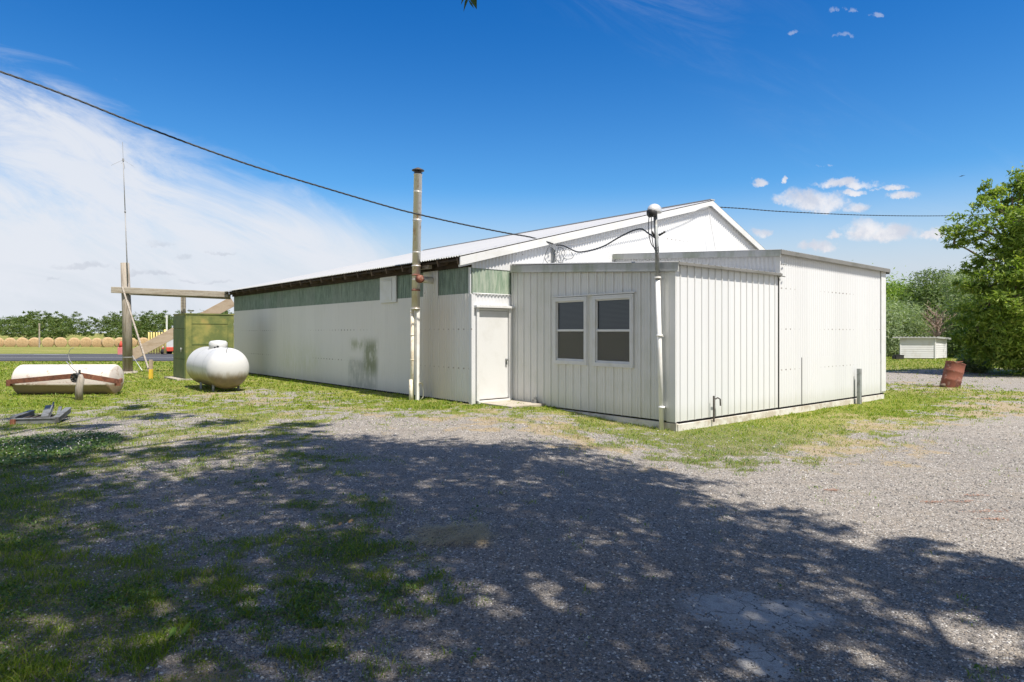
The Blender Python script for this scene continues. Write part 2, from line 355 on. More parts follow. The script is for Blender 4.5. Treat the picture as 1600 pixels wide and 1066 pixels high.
def m_glass():
    m, b = mat('window_glass')
    g = b.n('ShaderNodeBsdfGlossy', {'Color': (.9, .95, 1, 1), 'Roughness': .03}); t = b.n('ShaderNodeBsdfTransparent', {'Color': (.55, .58, .58, 1)})
    fr = b.n('ShaderNodeFresnel', {'IOR': 1.5}); mx = b.n('ShaderNodeMixShader', {0: b.m('ADD', b.m('MULTIPLY', fr, 1.1), .02), 1: t, 2: g})
    return fin(m, b, mx)
M['glass'] = m_glass()
def m_blind():
    m, b = mat('blind_slats'); uv = b.n('ShaderNodeUVMap', uv_map='uv'); t, z, _ = b.sep(uv)
    s = b.m('FRACT', b.m('MULTIPLY', z, 38.0)); f = b.mr(s, .3, .5, 0, 1)
    col = b.mix(f, (.22, .21, .19), (.09, .085, .08)); return fin(m, b, pbsdf(b, col, .7))
M['blind'] = m_blind()
def m_screen():
    m, b = mat('insect_screen'); d = pbsdf(b, (.16, .155, .14), .8); t = b.n('ShaderNodeBsdfTransparent')
    return fin(m, b, b.n('ShaderNodeMixShader', {0: .62, 1: t, 2: d}))
M['screen'] = m_screen()

def leafmat(name, c1, c2, c3, trans=.3, rough=.5):
    m, b = mat(name); geo = b.n('ShaderNodeNewGeometry', out=8)
    col = b.mix(b.mr(geo, 0, .6, 0, 1, False), c1, c2); col = b.mix(b.mr(geo, .75, 1, 0, 1, False), col, c3)
    c = objc(b); n = b.noise(c, .9, 3, .5); col = b.mix(b.mr(n, .35, .65, 0, .5), col, b.mix(1.0, col, (.62, .7, .6), 'MULTIPLY'))
    d = pbsdf(b, col, rough, 0, .3); t = b.n('ShaderNodeBsdfTranslucent', {'Color': b.mix(1.0, col, (1.5, 1.6, .6), 'MULTIPLY')})
    return fin(m, b, b.n('ShaderNodeMixShader', {0: trans, 1: d, 2: t}))
M['leaf_big'] = leafmat('leaf_bright', (.10, .175, .025), (.22, .30, .045), (.35, .40, .09), .38)
M['leaf_silver'] = leafmat('leaf_silver', (.20, .27, .13), (.30, .37, .21), (.42, .46, .32), .35)
M['leaf_dark'] = leafmat('leaf_dark', (.08, .13, .035), (.14, .20, .06), (.26, .31, .17), .35)
M['leaf_mid'] = leafmat('leaf_mid', (.14, .24, .03), (.22, .32, .05), (.30, .37, .09), .4)
M['leaf_far'] = leafmat('leaf_far', (.07, .115, .03), (.12, .17, .045), (.19, .21, .08), .3)
M['leaf_shade'] = leafmat('leaf_overhead', (.05, .09, .02), (.07, .12, .03), (.10, .15, .04), .1)
M['blade'] = leafmat('grass_blade', (.085, .17, .012), (.22, .30, .025), (.38, .38, .07), .3)
M['blade_dry'] = leafmat('dry_blade', (.30, .23, .11), (.38, .30, .16), (.24, .17, .09), .2)
M['clover'] = leafmat('clover_leaf', (.05, .11, .018), (.09, .16, .03), (.14, .20, .05), .2)
M['weed'] = leafmat('weed_leaf', (.05, .11, .018), (.10, .18, .03), (.18, .26, .06), .2)
M['rustleaf'] = worn('russet_litter', (.33, .15, .08), (.22, .11, .06), 8, .6, .9)
M['petal'] = worn('clover_petal', (.55, .54, .48), (.6, .58, .5), 3, .3, .8)

def m_stone():
    m, b = mat('gravel_stone'); geo = b.n('ShaderNodeNewGeometry', out=8)
    col = b.mix(b.mr(geo, 0, .55, 0, 1, False), (.085, .085, .087), (.23, .215, .20)); col = b.mix(b.mr(geo, .5, .85, 0, 1, False), col, (.38, .32, .26))
    col = b.mix(b.mr(geo, .86, .97, 0, 1, False), col, (.70, .68, .64))
    n = b.noise(objc(b), 120, 3, .6); col = b.mix(.3, col, b.mix(1.0, col, b.mix(n, (.4, .4, .4), (1.4, 1.4, 1.4)), 'MULTIPLY'))
    return fin(m, b, pbsdf(b, col, .75, 0, .35))
M['stone'] = m_stone()

def m_ground():
    m, b = mat('ground_surface'); geo = b.n('ShaderNodeNewGeometry'); x, y, z = b.sep(geo); c = b.comb(x, y, 0.0)
    g = b.n('ShaderNodeAttribute', attribute_name='grass', out=2); dry = b.n('ShaderNodeAttribute', attribute_name='dry', out=2); hard = b.n('ShaderNodeAttribute', attribute_name='hard', out=2)
    # gravel
    v1 = b.n('ShaderNodeTexVoronoi', {'Vector': c, 'Scale': 84.0}, out=1); r1, g1, b1 = b.sep(v1); d1 = b.n('ShaderNodeTexVoronoi', {'Vector': c, 'Scale': 84.0}, out=0)
    v2 = b.n('ShaderNodeTexVoronoi', {'Vector': c, 'Scale': 190.0}, out=1); r2, g2, b2_ = b.sep(v2)
    gc = b.mix(b.mr(r1, 0, .8), (.12, .116, .112), (.37, .335, .295)); gc = b.mix(b.mr(g1, .86, .95), gc, (.66, .64, .60))
    g2c = b.mix(r2, (.12, .115, .105), (.42, .38, .33)); gc = b.mix(b.mr(b1, .45, .55), gc, g2c)
    big = b.noise(c, .35, 4, .55); mid = b.noise(c, 2.6, 5, .6)
    gc = b.mix(b.mr(mid, .5, .72, 0, .45), gc, (.30, .255, .20))
    gc = b.mix(1.0, gc, b.mix(big, (.86, .87, .9), (1.10, 1.08, 1.05)), 'MULTIPLY')
    rut = b.noise(b.vmul(c, (.5, 3.2, 1)), .9, 4, .6); gc = b.mix(b.mr(rut, .54, .68, 0, .38), gc, (.20, .18, .16)); rut2 = b.noise(b.vmul(c, (.35, 2.0, 1)), 1.7, 5, .65); gc = b.mix(b.mr(rut2, .56, .70, 0, .35), gc, (.47, .43, .38))
    # packed old asphalt
    vc = b.n('ShaderNodeTexVoronoi', {'Vector': b.n('ShaderNodeVectorMath', {0: c, 1: b.vmul(b.noise(c, 5, 3, .6, out=1), (.25, .25, .25))}, operation='ADD'), 'Scale': 4.6}, feature='DISTANCE_TO_EDGE')
    hc = b.mix(b.mr(b.noise(c, 160, 3, .8), .3, .62), (.20, .20, .20), (.54, .52, .48)); hc = b.mix(b.mr(b.noise(c, 14, 6, .8), .45, .65, 0, .6), hc, (.19, .18, .165)); hc = b.mix(b.mr(vc, .02, .004), hc, (.05, .05, .05))
    hn = b.m('ADD', hard, b.m('MULTIPLY', b.m('SUBTRACT', b.noise(c, 7, 10, .85), .5), 2.2)); hm = b.mr(hn, .40, .62, 0, .85)
    gc = b.mix(hm, gc, hc)
    # soil + lawn
    ln = b.noise(c, 9, 5, .65); lb = b.noise(c, .22, 4, .6); lf = b.noise(c, 60, 3, .7)
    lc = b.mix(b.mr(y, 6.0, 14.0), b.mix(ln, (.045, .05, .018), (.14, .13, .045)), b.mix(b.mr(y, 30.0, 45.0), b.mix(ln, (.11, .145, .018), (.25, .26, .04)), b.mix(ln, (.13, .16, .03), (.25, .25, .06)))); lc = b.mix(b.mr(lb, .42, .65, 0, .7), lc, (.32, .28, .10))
    lc = b.mix(.55, lc, b.mix(1.0, lc, b.mix(lf, (.35, .4, .3), (1.5, 1.5, 1.4)), 'MULTIPLY'))
    dc = b.mix(ln, (.30, .23, .14), (.42, .345, .23)); dc = b.mix(b.mr(lf, .5, .7, 0, .6), dc, (.20, .15, .09))
    fin_n = b.m('MULTIPLY', b.m('SUBTRACT', b.noise(c, 13, 6, .75), .5), 1.9)
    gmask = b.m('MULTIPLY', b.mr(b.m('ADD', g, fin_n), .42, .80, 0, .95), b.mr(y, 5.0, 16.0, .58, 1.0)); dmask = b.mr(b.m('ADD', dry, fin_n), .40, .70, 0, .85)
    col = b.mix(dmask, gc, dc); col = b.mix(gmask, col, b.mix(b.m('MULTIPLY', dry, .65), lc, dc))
    hgt = b.m('ADD', b.m('MULTIPLY', d1, b.m('MULTIPLY', b.m('SUBTRACT', 1.0, hm), -1.0)), b.m('MULTIPLY', lf, .8))
    return fin(m, b, pbsdf(b, col, .95, 0, .12, bump(b, hgt, .012, .8)))
M['ground'] = m_ground()

# ------------------------------------------------------------------ ground sheet and its cover maps
CP = """20 560 1 0|250 560 1 0|420 590 1 .1|20 600 .95 .1|250 600 .9 .2|420 598 .9 .2|600 618 .85 .1|60 625 .95 0|200 640 .8 .1|300 622 .75 .3|420 622 .62 .4|540 635 .5 .6|700 640 .75 .4|640 630 .9 .1
760 655 .15 .7|30 660 .7 .1|240 650 .40 .1|260 640 .55 .1|330 655 .75 0|450 650 .7 .25|520 655 .5 .2|570 662 .1 .4|700 665 0 .3|150 690 .42 .1|300 690 .40 .1|430 690 .6 0|600 690 0 .1|800 690 0 0
20 710 .8 0|120 740 .55 .1|250 730 .45 .1|400 720 .3 .1|550 740 .25 .1|650 740 0 0|30 800 1.05 0|150 800 .4 .1|300 800 .12 .1|420 800 .35 .1|520 820 .5 0|650 830 .04 0
50 870 1.15 0|160 850 .4 .1|300 870 .18 .1|450 870 .5 .1|560 870 .58 0|660 870 .12 0|50 930 1.3 0|200 930 .8 .1|330 940 .72 .1|450 910 .55 .1|600 900 .45 .1|660 915 .42 0|740 920 0 0
60 1000 1.3 0|200 1000 .92 .1|350 960 .55 .1|450 1000 .3 .15|600 990 .22 .1|760 1000 0 0|40 1060 1.1 0|150 1050 .35 .1|300 1045 .4 .4|450 1050 .12 .1|620 1055 .05 0
850 648 1 0|960 664 1 0|1040 690 .95 .1|1100 700 .9 0|1165 710 .8 0|840 660 .3 .85|930 680 .4 .85|1000 700 .4 .8|1250 712 .35 .85|1350 690 .4 .9|1250 672 1.1 0|1180 682 1 .1|1120 690 .9 .2|1400 655 .6 .65|1420 625 1.1 0
1500 640 .5 .75|1560 632 .42 .8|1450 612 .85 .4|1540 618 .8 .4|1380 640 1.1 0|1100 738 0 .1|1300 735 0 .1|1400 700 .05 .3|1500 680 0 .2|1590 665 0 .1|1590 640 .15 .6|1400 592 0 .1|1500 594 0 .1|1590 600 0 .1|1450 584 .1 .3|1450 602 .5 .5|1590 584 .4 .3
1400 573 .95 0|1590 574 .9 0|1400 555 1 .1|900 770 0 0|900 720 0 0|1200 800 0 0|1500 800 0 0|1000 900 0 0|1400 950 0 0|1000 1050 0 0|1500 1050 0 0|1590 720 0 0|800 850 0 0|1250 760 0 0"""
CP = np.array([[float(q) for q in p.split()] for ln in CP.split('\n') for p in ln.split('|')])
def cover(x, y):
    """grass and dry-litter cover at ground points, from a survey of the lot"""
    d = np.maximum(y, .6); z = gz(x, y); px = np.clip(800+x/d*F, 0, 1600); py = np.clip(HZ+(CH-z)/d*F, 556, 1066)
    u = px/75.; v = 9*np.log(py-HZ)
    cu = CP[:, 0]/75.; cv = 9*np.log(CP[:, 1]-HZ)
    sg = np.zeros(x.shape); st = np.zeros(x.shape); sw = np.full(x.shape, 1e-9)
    for i in range(len(CP)):
        w = np.exp(-((u-cu[i])**2+(v-cv[i])**2)*1.1)+1e-7/(((u-cu[i])**2+(v-cv[i])**2)+.1)
        sg += w*CP[i, 2]; st += w*CP[i, 3]; sw += w
    g = sg/sw; t = st/sw
    far = sstep(y, 34, 42); g = g*(1-far)+far; t = t*(1-far)+far*.05
    n = fbm(x*1.4+31, y*1.4+7, 4); n2 = fbm(x*6+3, y*6+1, 3)
    k = (n-.5)*1.7+(n2-.5)*2.2+(vn(x*16+5, y*16)-.5)*.5
    gm = sstep(g*1.06+k*(1-np.abs(g-.5)*1.2), .12, .92)
    tm = sstep(t+((fbm(x*2+9, y*2+77, 4)-.5)*1.6)*(t > .06), .3, .85)
    # straw-coloured bare earth round the barrel and dripline
    return gm, tm
def hardness(x, y):
    c = un(1170, 960, -.1); c2 = un(1190, 1040, -.1); c3 = un(1250, 950, -.1)
    h = np.maximum(1-np.sqrt(((x-c[0])/.75)**2+((y-c[1])/.62)**2), 1-np.sqrt(((x-c2[0])/.28)**2+((y-c2[1])/.4)**2))
    return np.clip(np.maximum(h, 1-np.sqrt(((x-c3[0])/.45)**2+((y-c3[1])/.35)**2)), 0, 1)*1.2
def axis(segs):
    out = []
    for a, b_, s in segs: out += list(np.arange(a, b_, s))
    return np.array(out)
gx = np.concatenate([-np.geomspace(1600, 16, 46), axis([(-14, -8, .12), (-8, 8, .055), (8, 16, .11)]), np.geomspace(16.3, 1600, 46)])
gy = np.concatenate([-np.geomspace(400, 2, 16), axis([(-1, 2.4, .4), (2.4, 10, .055), (10, 20, .10), (20, 34, .3)]), np.geomspace(34.3, 3000, 46)])
XX, YY = np.meshgrid(gx, gy); nx, ny = len(gx), len(gy)
GM, TM = cover(XX, YY)
ZZ = gz(XX, YY)+(fbm(XX*.9, YY*.9, 4)-.5)*.035
near = (YY < 20)
idx = np.arange(nx*ny).reshape(ny, nx)
fc = np.stack([idx[:-1, :-1], idx[:-1, 1:], idx[1:, 1:], idx[1:, :-1]], -1).reshape(-1, 4)
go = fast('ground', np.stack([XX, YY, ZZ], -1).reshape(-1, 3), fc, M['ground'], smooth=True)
for nm, arr in (('grass', GM), ('dry', TM), ('hard', hardness(XX, YY))):
    at_ = go.data.attributes.new(nm, 'FLOAT', 'POINT'); at_.data.foreach_set('value', arr.astype(np.float32).ravel())
meta(go, kind='structure', label='gravel yard with patchy grass and open lawn')
def gh(x, y): return gz(x, y)+(fbm(np.asarray(x)*.9, np.asarray(y)*.9, 4)-.5)*.035

# view-independent scatter over the yard; finer near the photographer's spot
def scatter(n, d0, d1, wide=1.25, p=1.0):
    d = d0*(d1/d0)**(RNG.random(n)**p); x = (RNG.random(n)*2-1)*(wide*d+.8); return x, d
def in_build(x, y, m=0.0):
    u = (x-A0[0])*RD[0]+(y-A0[1])*RD[1]; v = (x-A0[0])*LD[0]+(y-A0[1])*LD[1]
    return ((u > -m) & (u < 15.7) & (v > -m) & (v < 16.8)) | ((u > 1.19-m) & (u < 10.65+m) & (v > -4.75-m) & (v < 1))
def blades(name, n, d0, d1, pick, m, hmin, hmax, wk, label):
    x, y = scatter(n, d0, d1); g, t = cover(x, y); k = pick(g, t, x, y) & ~in_build(x, y, .02) & ((y < 37) | (x > 10)); x = x[k]; y = y[k]; n = len(x)
    tuft = fbm(x*5+40, y*5+3, 3); h = (hmin+(hmax-hmin)*RNG.random(n)**1.6)*(1+.02*y)*(.55+1.0*sstep(tuft, .35, .72)); w = np.maximum(.0045, wk*y)*(.6+.9*RNG.random(n)**2)
    a = RNG.random(n)*2*np.pi; dx, dy = np.cos(a), np.sin(a); la = RNG.random(n)*2*np.pi; ll = (.3+.9*RNG.random(n))*h
    z = gh(x, y)-.004; P = lambda s, zz, lx: np.stack([x+dx*s*w+np.cos(la)*lx, y+dy*s*w+np.sin(la)*lx, z+zz], -1)
    v = np.stack([P(-.5, 0, 0), P(.5, 0, 0), P(.4, h*.6, ll*.35), P(-.4, h*.6, ll*.35), P(.0, h*.9, ll)], 1).reshape(-1, 3)
    i = np.arange(n)[:, None]*5
    q = np.concatenate([i+[0, 1, 2], i+[0, 2, 3], i+[3, 2, 4]], 0)
    o = fast(name, v, q, m); return meta(o, label, 'grass', kind='stuff')
rr = lambda x: RNG.random(x.shape)
blades('grass', 700000, 2.7, 16, lambda g, t, x, y: rr(g) < g*(1-.6*t), M['blade'], .012, .044, .00070, 'short green grass growing through the gravel yard')
blades('lawn_grass', 330000, 14, 60, lambda g, t, x, y: rr(g) < g*(1-.5*t), M['blade'], .015, .045, .0012, 'mown lawn grass around the long white building')
blades('dry_grass', 330000, 2.7, 32, lambda g, t, x, y: rr(g) < (t*.55+g*.10), M['blade_dry'], .012, .04, .0009, 'dead tan grass and clippings at the lawn edges')

def weeds(n, d0, d1):
    x, y = scatter(n, d0, d1); g, t = cover(x, y); k = (rr(g) < g*(1-t)*sstep(fbm(x*2.2+8, y*2.2+50, 3), .42, .60)) & ~in_build(x, y, .05); x = x[k]; y = y[k]; n = len(x)
    s = .005+.009*RNG.random(n)**1.5; z = gh(x, y)+.008+.030*RNG.random(n); th = RNG.random(n)*6.283; ux, uy = np.cos(th)*s, np.sin(th)*s; ti = RNG.normal(size=n)*.5*s; tj = RNG.normal(size=n)*.4*s
    v = np.stack([np.stack([x-ux, y-uy, z-ti], -1), np.stack([x+uy*.6, y-ux*.6, z+tj], -1), np.stack([x+ux, y+uy, z+ti], -1), np.stack([x-uy*.6, y+ux*.6, z-tj], -1)], 1).reshape(-1, 3)
    meta(fast('weeds', v, np.arange(n*4).reshape(n, 4), M['weed']), 'low broad-leaved weeds mixed into the grass', 'weeds', kind='stuff')
weeds(300000, 2.7, 14)
def stones(n, d0, d1):
    x, y = scatter(n, d0, d1); g, t = cover(x, y); hd = hardness(x, y)
    k = (rr(g) > g*.5+t*.4) & (rr(g) > hd*1.0) & ~in_build(x, y, .05); x = x[k]; y = y[k]; n = len(x)
    s = (.0030+.0070*RNG.random(n)**2.6)*(1+.05*(y-3)); z = gh(x, y)+s*.1
    base = np.array([[1, 0, 0], [0, 1, 0], [-1, 0, 0], [0, -1, 0], [0, 0, .7], [0, 0, -.6]], float)
    jit = 1+.55*(RNG.random((n, 6, 1))-.5); sc = .75+.6*RNG.random((n, 1, 3)); v = base[None]*jit*sc+.35*(RNG.random((n, 6, 3))-.5)
    a = RNG.random(n)*6.283; ca_, sa_ = np.cos(a)[:, None], np.sin(a)[:, None]
    v = np.stack([v[..., 0]*ca_-v[..., 1]*sa_, v[..., 0]*sa_+v[..., 1]*ca_, v[..., 2]], -1)*s[:, None, None]+np.stack([x, y, z], -1)[:, None]
    i = np.arange(n)[:, None]*6
    q = np.concatenate([i+f for f in ([0, 1, 4], [1, 2, 4], [2, 3, 4], [3, 0, 4], [1, 0, 5], [2, 1, 5], [3, 2, 5], [0, 3, 5])], 0)
    return meta(fast('gravel', v.reshape(-1, 3), q, M['stone']), 'loose grey and tan gravel covering the yard', 'gravel', kind='stuff')
stones(265000, 2.6, 13)

# ------------------------------------------------------------------ long barn
def sine_cols(L, pitch, amp, per=6):
    n = int(L/pitch*per); t = np.linspace(0, L, n+1); return t, amp*np.sin(2*np.pi*t/pitch)
def rib_cols(L, pitch=.2286, h=.028, off=0.0, minor=True):
    ts = [0]; os_ = [0]; k = -off
    while k < L:
        for d, o in ((0, 0), (.010, h), (.030, h), (.040, 0), (.10, 0), (.106, .007), (.118, .007), (.124, 0), (.16, 0), (.166, .007), (.178, .007), (.184, 0)) if minor else ((0, 0), (.008, h), (.024, h), (.032, 0)):
            if 0 < k+d < L: ts.append(k+d); os_.append(o)
        k += pitch
    ts.append(L); os_.append(0); return np.array(ts), np.array(os_)
def sheet(mb, P0, D, N, cols, zb, zt, t0=None, t1=None):
    t, o = cols
    if t0 is not None:
        k = (t > t0) & (t < t1); t = np.concatenate([[t0], t[k], [t1]]); o = np.concatenate([[np.interp(t0, *cols)], o[k], [np.interp(t1, *cols)]])
    fb = (lambda q: zb) if not callable(zb) else zb; ft = (lambda q: zt) if not callable(zt) else zt
    bot = [P0+D*a+N*c+UP*fb(a) for a, c in zip(t, o)]; top = [P0+D*a+N*c+UP*ft(a) for a, c in zip(t, o)]
    mb.strip(bot, top, [(a, fb(a)) for a in t], [(a, ft(a)) for a in t]); return mb
LEN = 16.67
def rz(s): return 3.33+.254*(s+.37) if s <= 9.4 else 5.8115-.40*(s-9.4)
barn = E('metal_barn', 'long white corrugated metal barn with gabled roof and a green fibreglass strip under its eave', 'barn', B(0, 0, 0))
cl = sine_cols(LEN, .10, .013, 10)
P0 = B(0, 0, 0)
mb = MB(); sheet(mb, P0, LD, -RD, cl, .035, 2.517); mb.build('side_wall', M['long_corr'], barn, True, label='shaded long side wall with nail rows and a green stain')
# near-black layer: keeps daylight out and stands in for shade in the gaps
mb = MB(); mb.add([B(.06, 0.02, -.1), B(.06, LEN, -.1), B(.06, LEN, 3.36), B(.06, .02, 3.36)], [(0, 1, 2, 3)]); mb.box((B(.03, 0, -.02)+B(.03, LEN, -.02))/2, .05, LEN-.05, .12, RD, LD); mb.build('shade_lining', M['dark'], barn)
mb = MB(); sheet(mb, P0+RD*.012, LD, -RD, cl, 2.49, 3.12); fb_ = mb.build('translucent_strip', M['fiber'], barn, True, label='weathered green fibreglass strip under the long eave')
# white patch panel (flue) and vent panel in the strip
def tw(px):
    r = (px-800)/F; return (A0[0]-r*A0[1])/(r*LD[1]-LD[0])
ta, tb = tw(686), tw(662); mb = MB(); sheet(mb, P0-RD*.012, LD, -RD, cl, 2.45, 3.14, ta, tb); mb.build('patch_panel', M['long_corr'], barn, True)
t0, t1 = tw(621), tw(596); c = (t0+t1)/2; w = t1-t0
vp = MB(); vp.box(B(-.03, c, 2.80), .04, w, .74, RD, LD); vp = vp.build('vent_panel', M['trim'], barn)
v2 = MB(); v2.box(B(-.058, c, 2.74), .016, w*.52, .50, RD, LD); [v2.box(B(-.062, c, 2.99+.035*k), .012, w*.5, .012, RD, LD) for k in range(3)]; v2.build('vent_door', M['trim'], vp)
# corner trim + gable wall, cut round the door
for c_, q_ in ((B(-.012, .03, 1.24), (.018, .10, 2.5)), (B(.04, -.014, 1.24), (.10, .016, 2.48)), (B(-.02, .05, 2.80), (.022, .07, .60))): mb = MB(); mb.box(c_, *q_, RD, LD); mb.build('corner_trim', M['white_corr'], barn)
gc = sine_cols(15.7, .10, .012, 10); NV = -LD
GAB = [(0, .10, .02, 2.50), (.10, 1.19, 2.25, 2.50), (1.19, 15.7, -.2, None), (0, 1.19, 3.09, None)]
mb = MB()
for a, b_, zb, zt in GAB:
    brk = [a, b_] if not (a < 9.4 < b_) else [a, 9.4, b_]
    for i in range(len(brk)-1):
        sheet(mb, P0, RD, NV, gc, zb, (lambda s: rz(s)-.05) if zt is None else zt, brk[i], brk[i+1])
mb.box(B(.595, -.02, 2.51), 1.15, .012, .03, RD, LD)
mb.build('gable_wall', M['white_corr'], barn, True, label='sunlit white corrugated gable wall')
mb = MB(); sheet(mb, P0+LD*.012, RD, NV, gc, 2.49, 3.12, 0.02, 1.19); mb.build('gable_strip', M['fiber_sun'], barn, True, label='flaking pale green fibreglass patch above the door')
mb = MB(); mb.add([B(0.02, .03, -.2), B(15.7, .03, -.2), B(15.7, .03, 3.2), B(9.4, .03, 5.7), B(.02, .03, 3.3)], [(0, 1, 2, 3, 4)]); mb.build('gable_shade_lining', M['dark'], barn)
# far walls so the barn is closed
mb = MB(); mb.add([B(0, LEN, 0), B(15.7, LEN, 0), B(15.7, LEN, 3.2), B(9.4, LEN, 5.75), B(0, LEN, 3.38)], [(0, 1, 2, 3, 4)]); mb.add([B(15.7, 0, -.2), B(15.7, LEN, -.2), B(15.7, LEN, 3.3), B(15.7, 0, 3.3)], [(0, 1, 2, 3)]); mb.build('back_wall', M['white_corr'], barn)
# roof: corrugated sheets running up the slope
def roof_slope(name, u0, z0, u1, z1, v0, v1, pitch=.10, amp=.013, m='roof', parent=barn, kind='sine'):
    L = v1-v0; t, o = sine_cols(L, pitch, amp) if kind == 'sine' else rib_cols(L, .2286, .016)
    sl_ = RD*(u1-u0)+UP*(z1-z0); nrm = np.cross(sl_, LD); nrm /= np.linalg.norm(nrm); nrm = nrm if nrm[2] > 0 else -nrm; mb = MB()
    mb.strip([B(u0, v0, z0)+LD*a+nrm*c for a, c in zip(t, o)], [B(u1, v0, z1)+LD*a+nrm*c for a, c in zip(t, o)], [(a, 0) for a in t], [(a, abs(u1-u0)) for a in t])
    return mb.build(name, M[m], parent, True)
roof_slope('roof', -.40, 3.322, 9.4, 5.8115, -.10, LEN+.05)
roof_slope('roof', 16.1, 3.13, 9.4, 5.8115, -.10, LEN+.05)
mb = MB(); mb.beam(B(9.4, -.11, 5.825), B(9.4, LEN+.05, 5.825), .22, .03); mb.build('ridge_cap', M['roof'], barn)
mb = MB()
for a, b_ in ((-.40, 9.4), (9.4, 16.1)):
    pa, pb = B(a, -.115, rz(a)-.085), B(b_, -.115, rz(b_)-.085); n_ = np.cross(pb-pa, LD); n_ /= np.linalg.norm(n_)
    if a < 0: mb.add([pa+UP*.06+LD*0, pb+UP*.06, pb-UP*.13, pa-UP*.13, pa+UP*.06+LD*.03, pb+UP*.06+LD*.03, pb-UP*.13+LD*.03, pa-UP*.13+LD*.03], [(0, 3, 2, 1), (4, 5, 6, 7), (0, 1, 5, 4), (1, 2, 6, 5), (2, 3, 7, 6), (3, 0, 4, 7)])
    else: mb.add([pa+UP*.06, pb+UP*.06, pb-UP*.13, pa-UP*.13, pa+UP*.06+LD*.03, pb+UP*.06+LD*.03, pb-UP*.13+LD*.03, pa-UP*.13+LD*.03], [(0, 3, 2, 1), (4, 5, 6, 7), (0, 1, 5, 4), (1, 2, 6, 5), (2, 3, 7, 6), (3, 0, 4, 7)])
mb.build('rake_board', M['trim'], barn)
mb = MB(); mb.beam(B(-.40, -.07, 3.10), B(-.02, -.05, 3.19), .05, .05); mb.build('eave_return', M['trim'], barn)
# rafters and eave boards in the dark under the roof edge
k = 0; v = .05
while v < LEN:
    mb = MB(); mb.beam(B(-.36, v, rz(-.36)-.11), B(.05, v, rz(.05)-.11), .045, .15); mb.build('rafter', M['rafter_light'], barn); v += .80; k += 1
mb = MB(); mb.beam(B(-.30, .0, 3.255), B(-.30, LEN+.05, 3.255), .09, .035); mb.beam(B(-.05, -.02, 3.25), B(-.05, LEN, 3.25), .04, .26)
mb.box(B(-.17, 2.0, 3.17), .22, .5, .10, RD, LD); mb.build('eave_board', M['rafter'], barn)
mb = MB(); mb.box(B(-.25, tw(676), 3.20), .10, .55, .10, RD, LD); mb.build('eave_blocking', M['beam_wood'], barn)
# door
dr = MB(); dr.box(B(.62, .01, 1.105), .87, .035, 2.03, RD, LD); dr = bevel(dr.build('door', M['doorpaint'], barn, label='plain white steel door'), .004)
mb = MB(); mb.tube([B(1.0, -.006, .98), B(1.0, -.05, .98)], .014, 10); mb.tube([B(1.0, -.045, .98), B(1.0, -.085, .98)], [.022, .027], 12); mb.box(B(1.0, -.015, .95), .05, .012, .12, RD, LD); mb.box(B(1.0, -.03, .89), .02, .03, .05, RD, LD); mb.build('door_handle', M['graymetal'], dr)
mb = MB(); mb.box(B(.135, -.02, 1.16), .07, .09, 2.18, RD, LD); mb.box(B(1.105, -.02, 1.16), .09, .09, 2.18, RD, LD); mb.box(B(.62, -.045, 2.215), 1.14, .15, .05, RD, LD)
mb.box(B(.62, .0, 2.155), .90, .045, .055, RD, LD); mb.box(B(.62, -.03, .035), .98, .12, .07, RD, LD); bevel(mb.build('door_frame', M['trim'], barn), .004)
mb = MB(); mb.box(B(.62, -.005, .08), .88, .05, .018, RD, LD); mb.build('threshold', M['rafter'], barn)
# insulators and tangled leads of the service drop on the gable wall
ib = MB(); ps = tw
IU = 2.50
ib.box(B(IU, -.05, 3.55), .05, .05, .36, RD, LD)
for z_ in (3.42, 3.54, 3.66): ib.tube([B(IU, -.06, z_), B(IU, -.13, z_), B(IU, -.13, z_-.03)], [.018, .03, .03], 8)
ib = ib.build('insulator_rack', M['graymetal'], barn)
mb = MB()
for k in range(4):
    a = np.linspace(0, 2*math.pi*.95, 18); cu, cz, ru, rz_ = [(.20, -.05, .14, .20), (.42, -.02, .20, .12), (-.2, -.10, .16, .22), (.05, -.16, .10, .16)][k]
    mb.tube([B(IU+cu+ru*math.cos(q+k)+.03*math.sin(3*q), -.10-.02*k, 3.62+cz+rz_*math.sin(q+k)) for q in a], .0065, 6, False)
mb.build('lead_loops', M['cable'], ib)

# ------------------------------------------------------------------ front annex (low lean-to with the double window)
ax0, ax1, DV = 1.19, 4.88, 4.68
annex = E('front_annex', 'low cream lean-to room with vertical ribbed siding and a pair of windows', 'annex', B(ax0, -DV, 0))
def ta_(px): r = (px-800)/F; o = B(ax0, 0, 0); return (o[0]-r*o[1])/(-r*LD[1]+LD[0])   # metres towards the camera from the gable
def t_(px): r = (px-800)/F; o = B(ax0, 0, 0); return (r*o[1]-o[0])/(-LD[0]+r*LD[1])
D1 = -LD; W0 = B(ax0, 0, 0); rc = rib_cols(DV, off=.05)
ztop = lambda t: 3.10-.30/DV*t
wins = [(t_(868.5), t_(917), .975, 2.345), (t_(930), t_(989), .965, 2.345)]
mb = MB(); sheet(mb, W0, D1, -RD, rc, -.018, ztop, 0.001, wins[0][0])
sheet(mb, W0, D1, -RD, rc, -.018, wins[0][2], wins[0][0], wins[0][1]); sheet(mb, W0, D1, -RD, rc, wins[0][3], ztop, wins[0][0], wins[0][1])
sheet(mb, W0, D1, -RD, rc, -.018, ztop, wins[0][1], wins[1][0])
sheet(mb, W0, D1, -RD, rc, -.018, wins[1][2], wins[1][0], wins[1][1]); sheet(mb, W0, D1, -RD, rc, wins[1][3], ztop, wins[1][0], wins[1][1])
sheet(mb, W0, D1, -RD, rc, -.018, ztop, wins[1][1], DV-.10); mb.build('window_wall', M['rib'], annex, False, label='shaded ribbed wall with two windows')
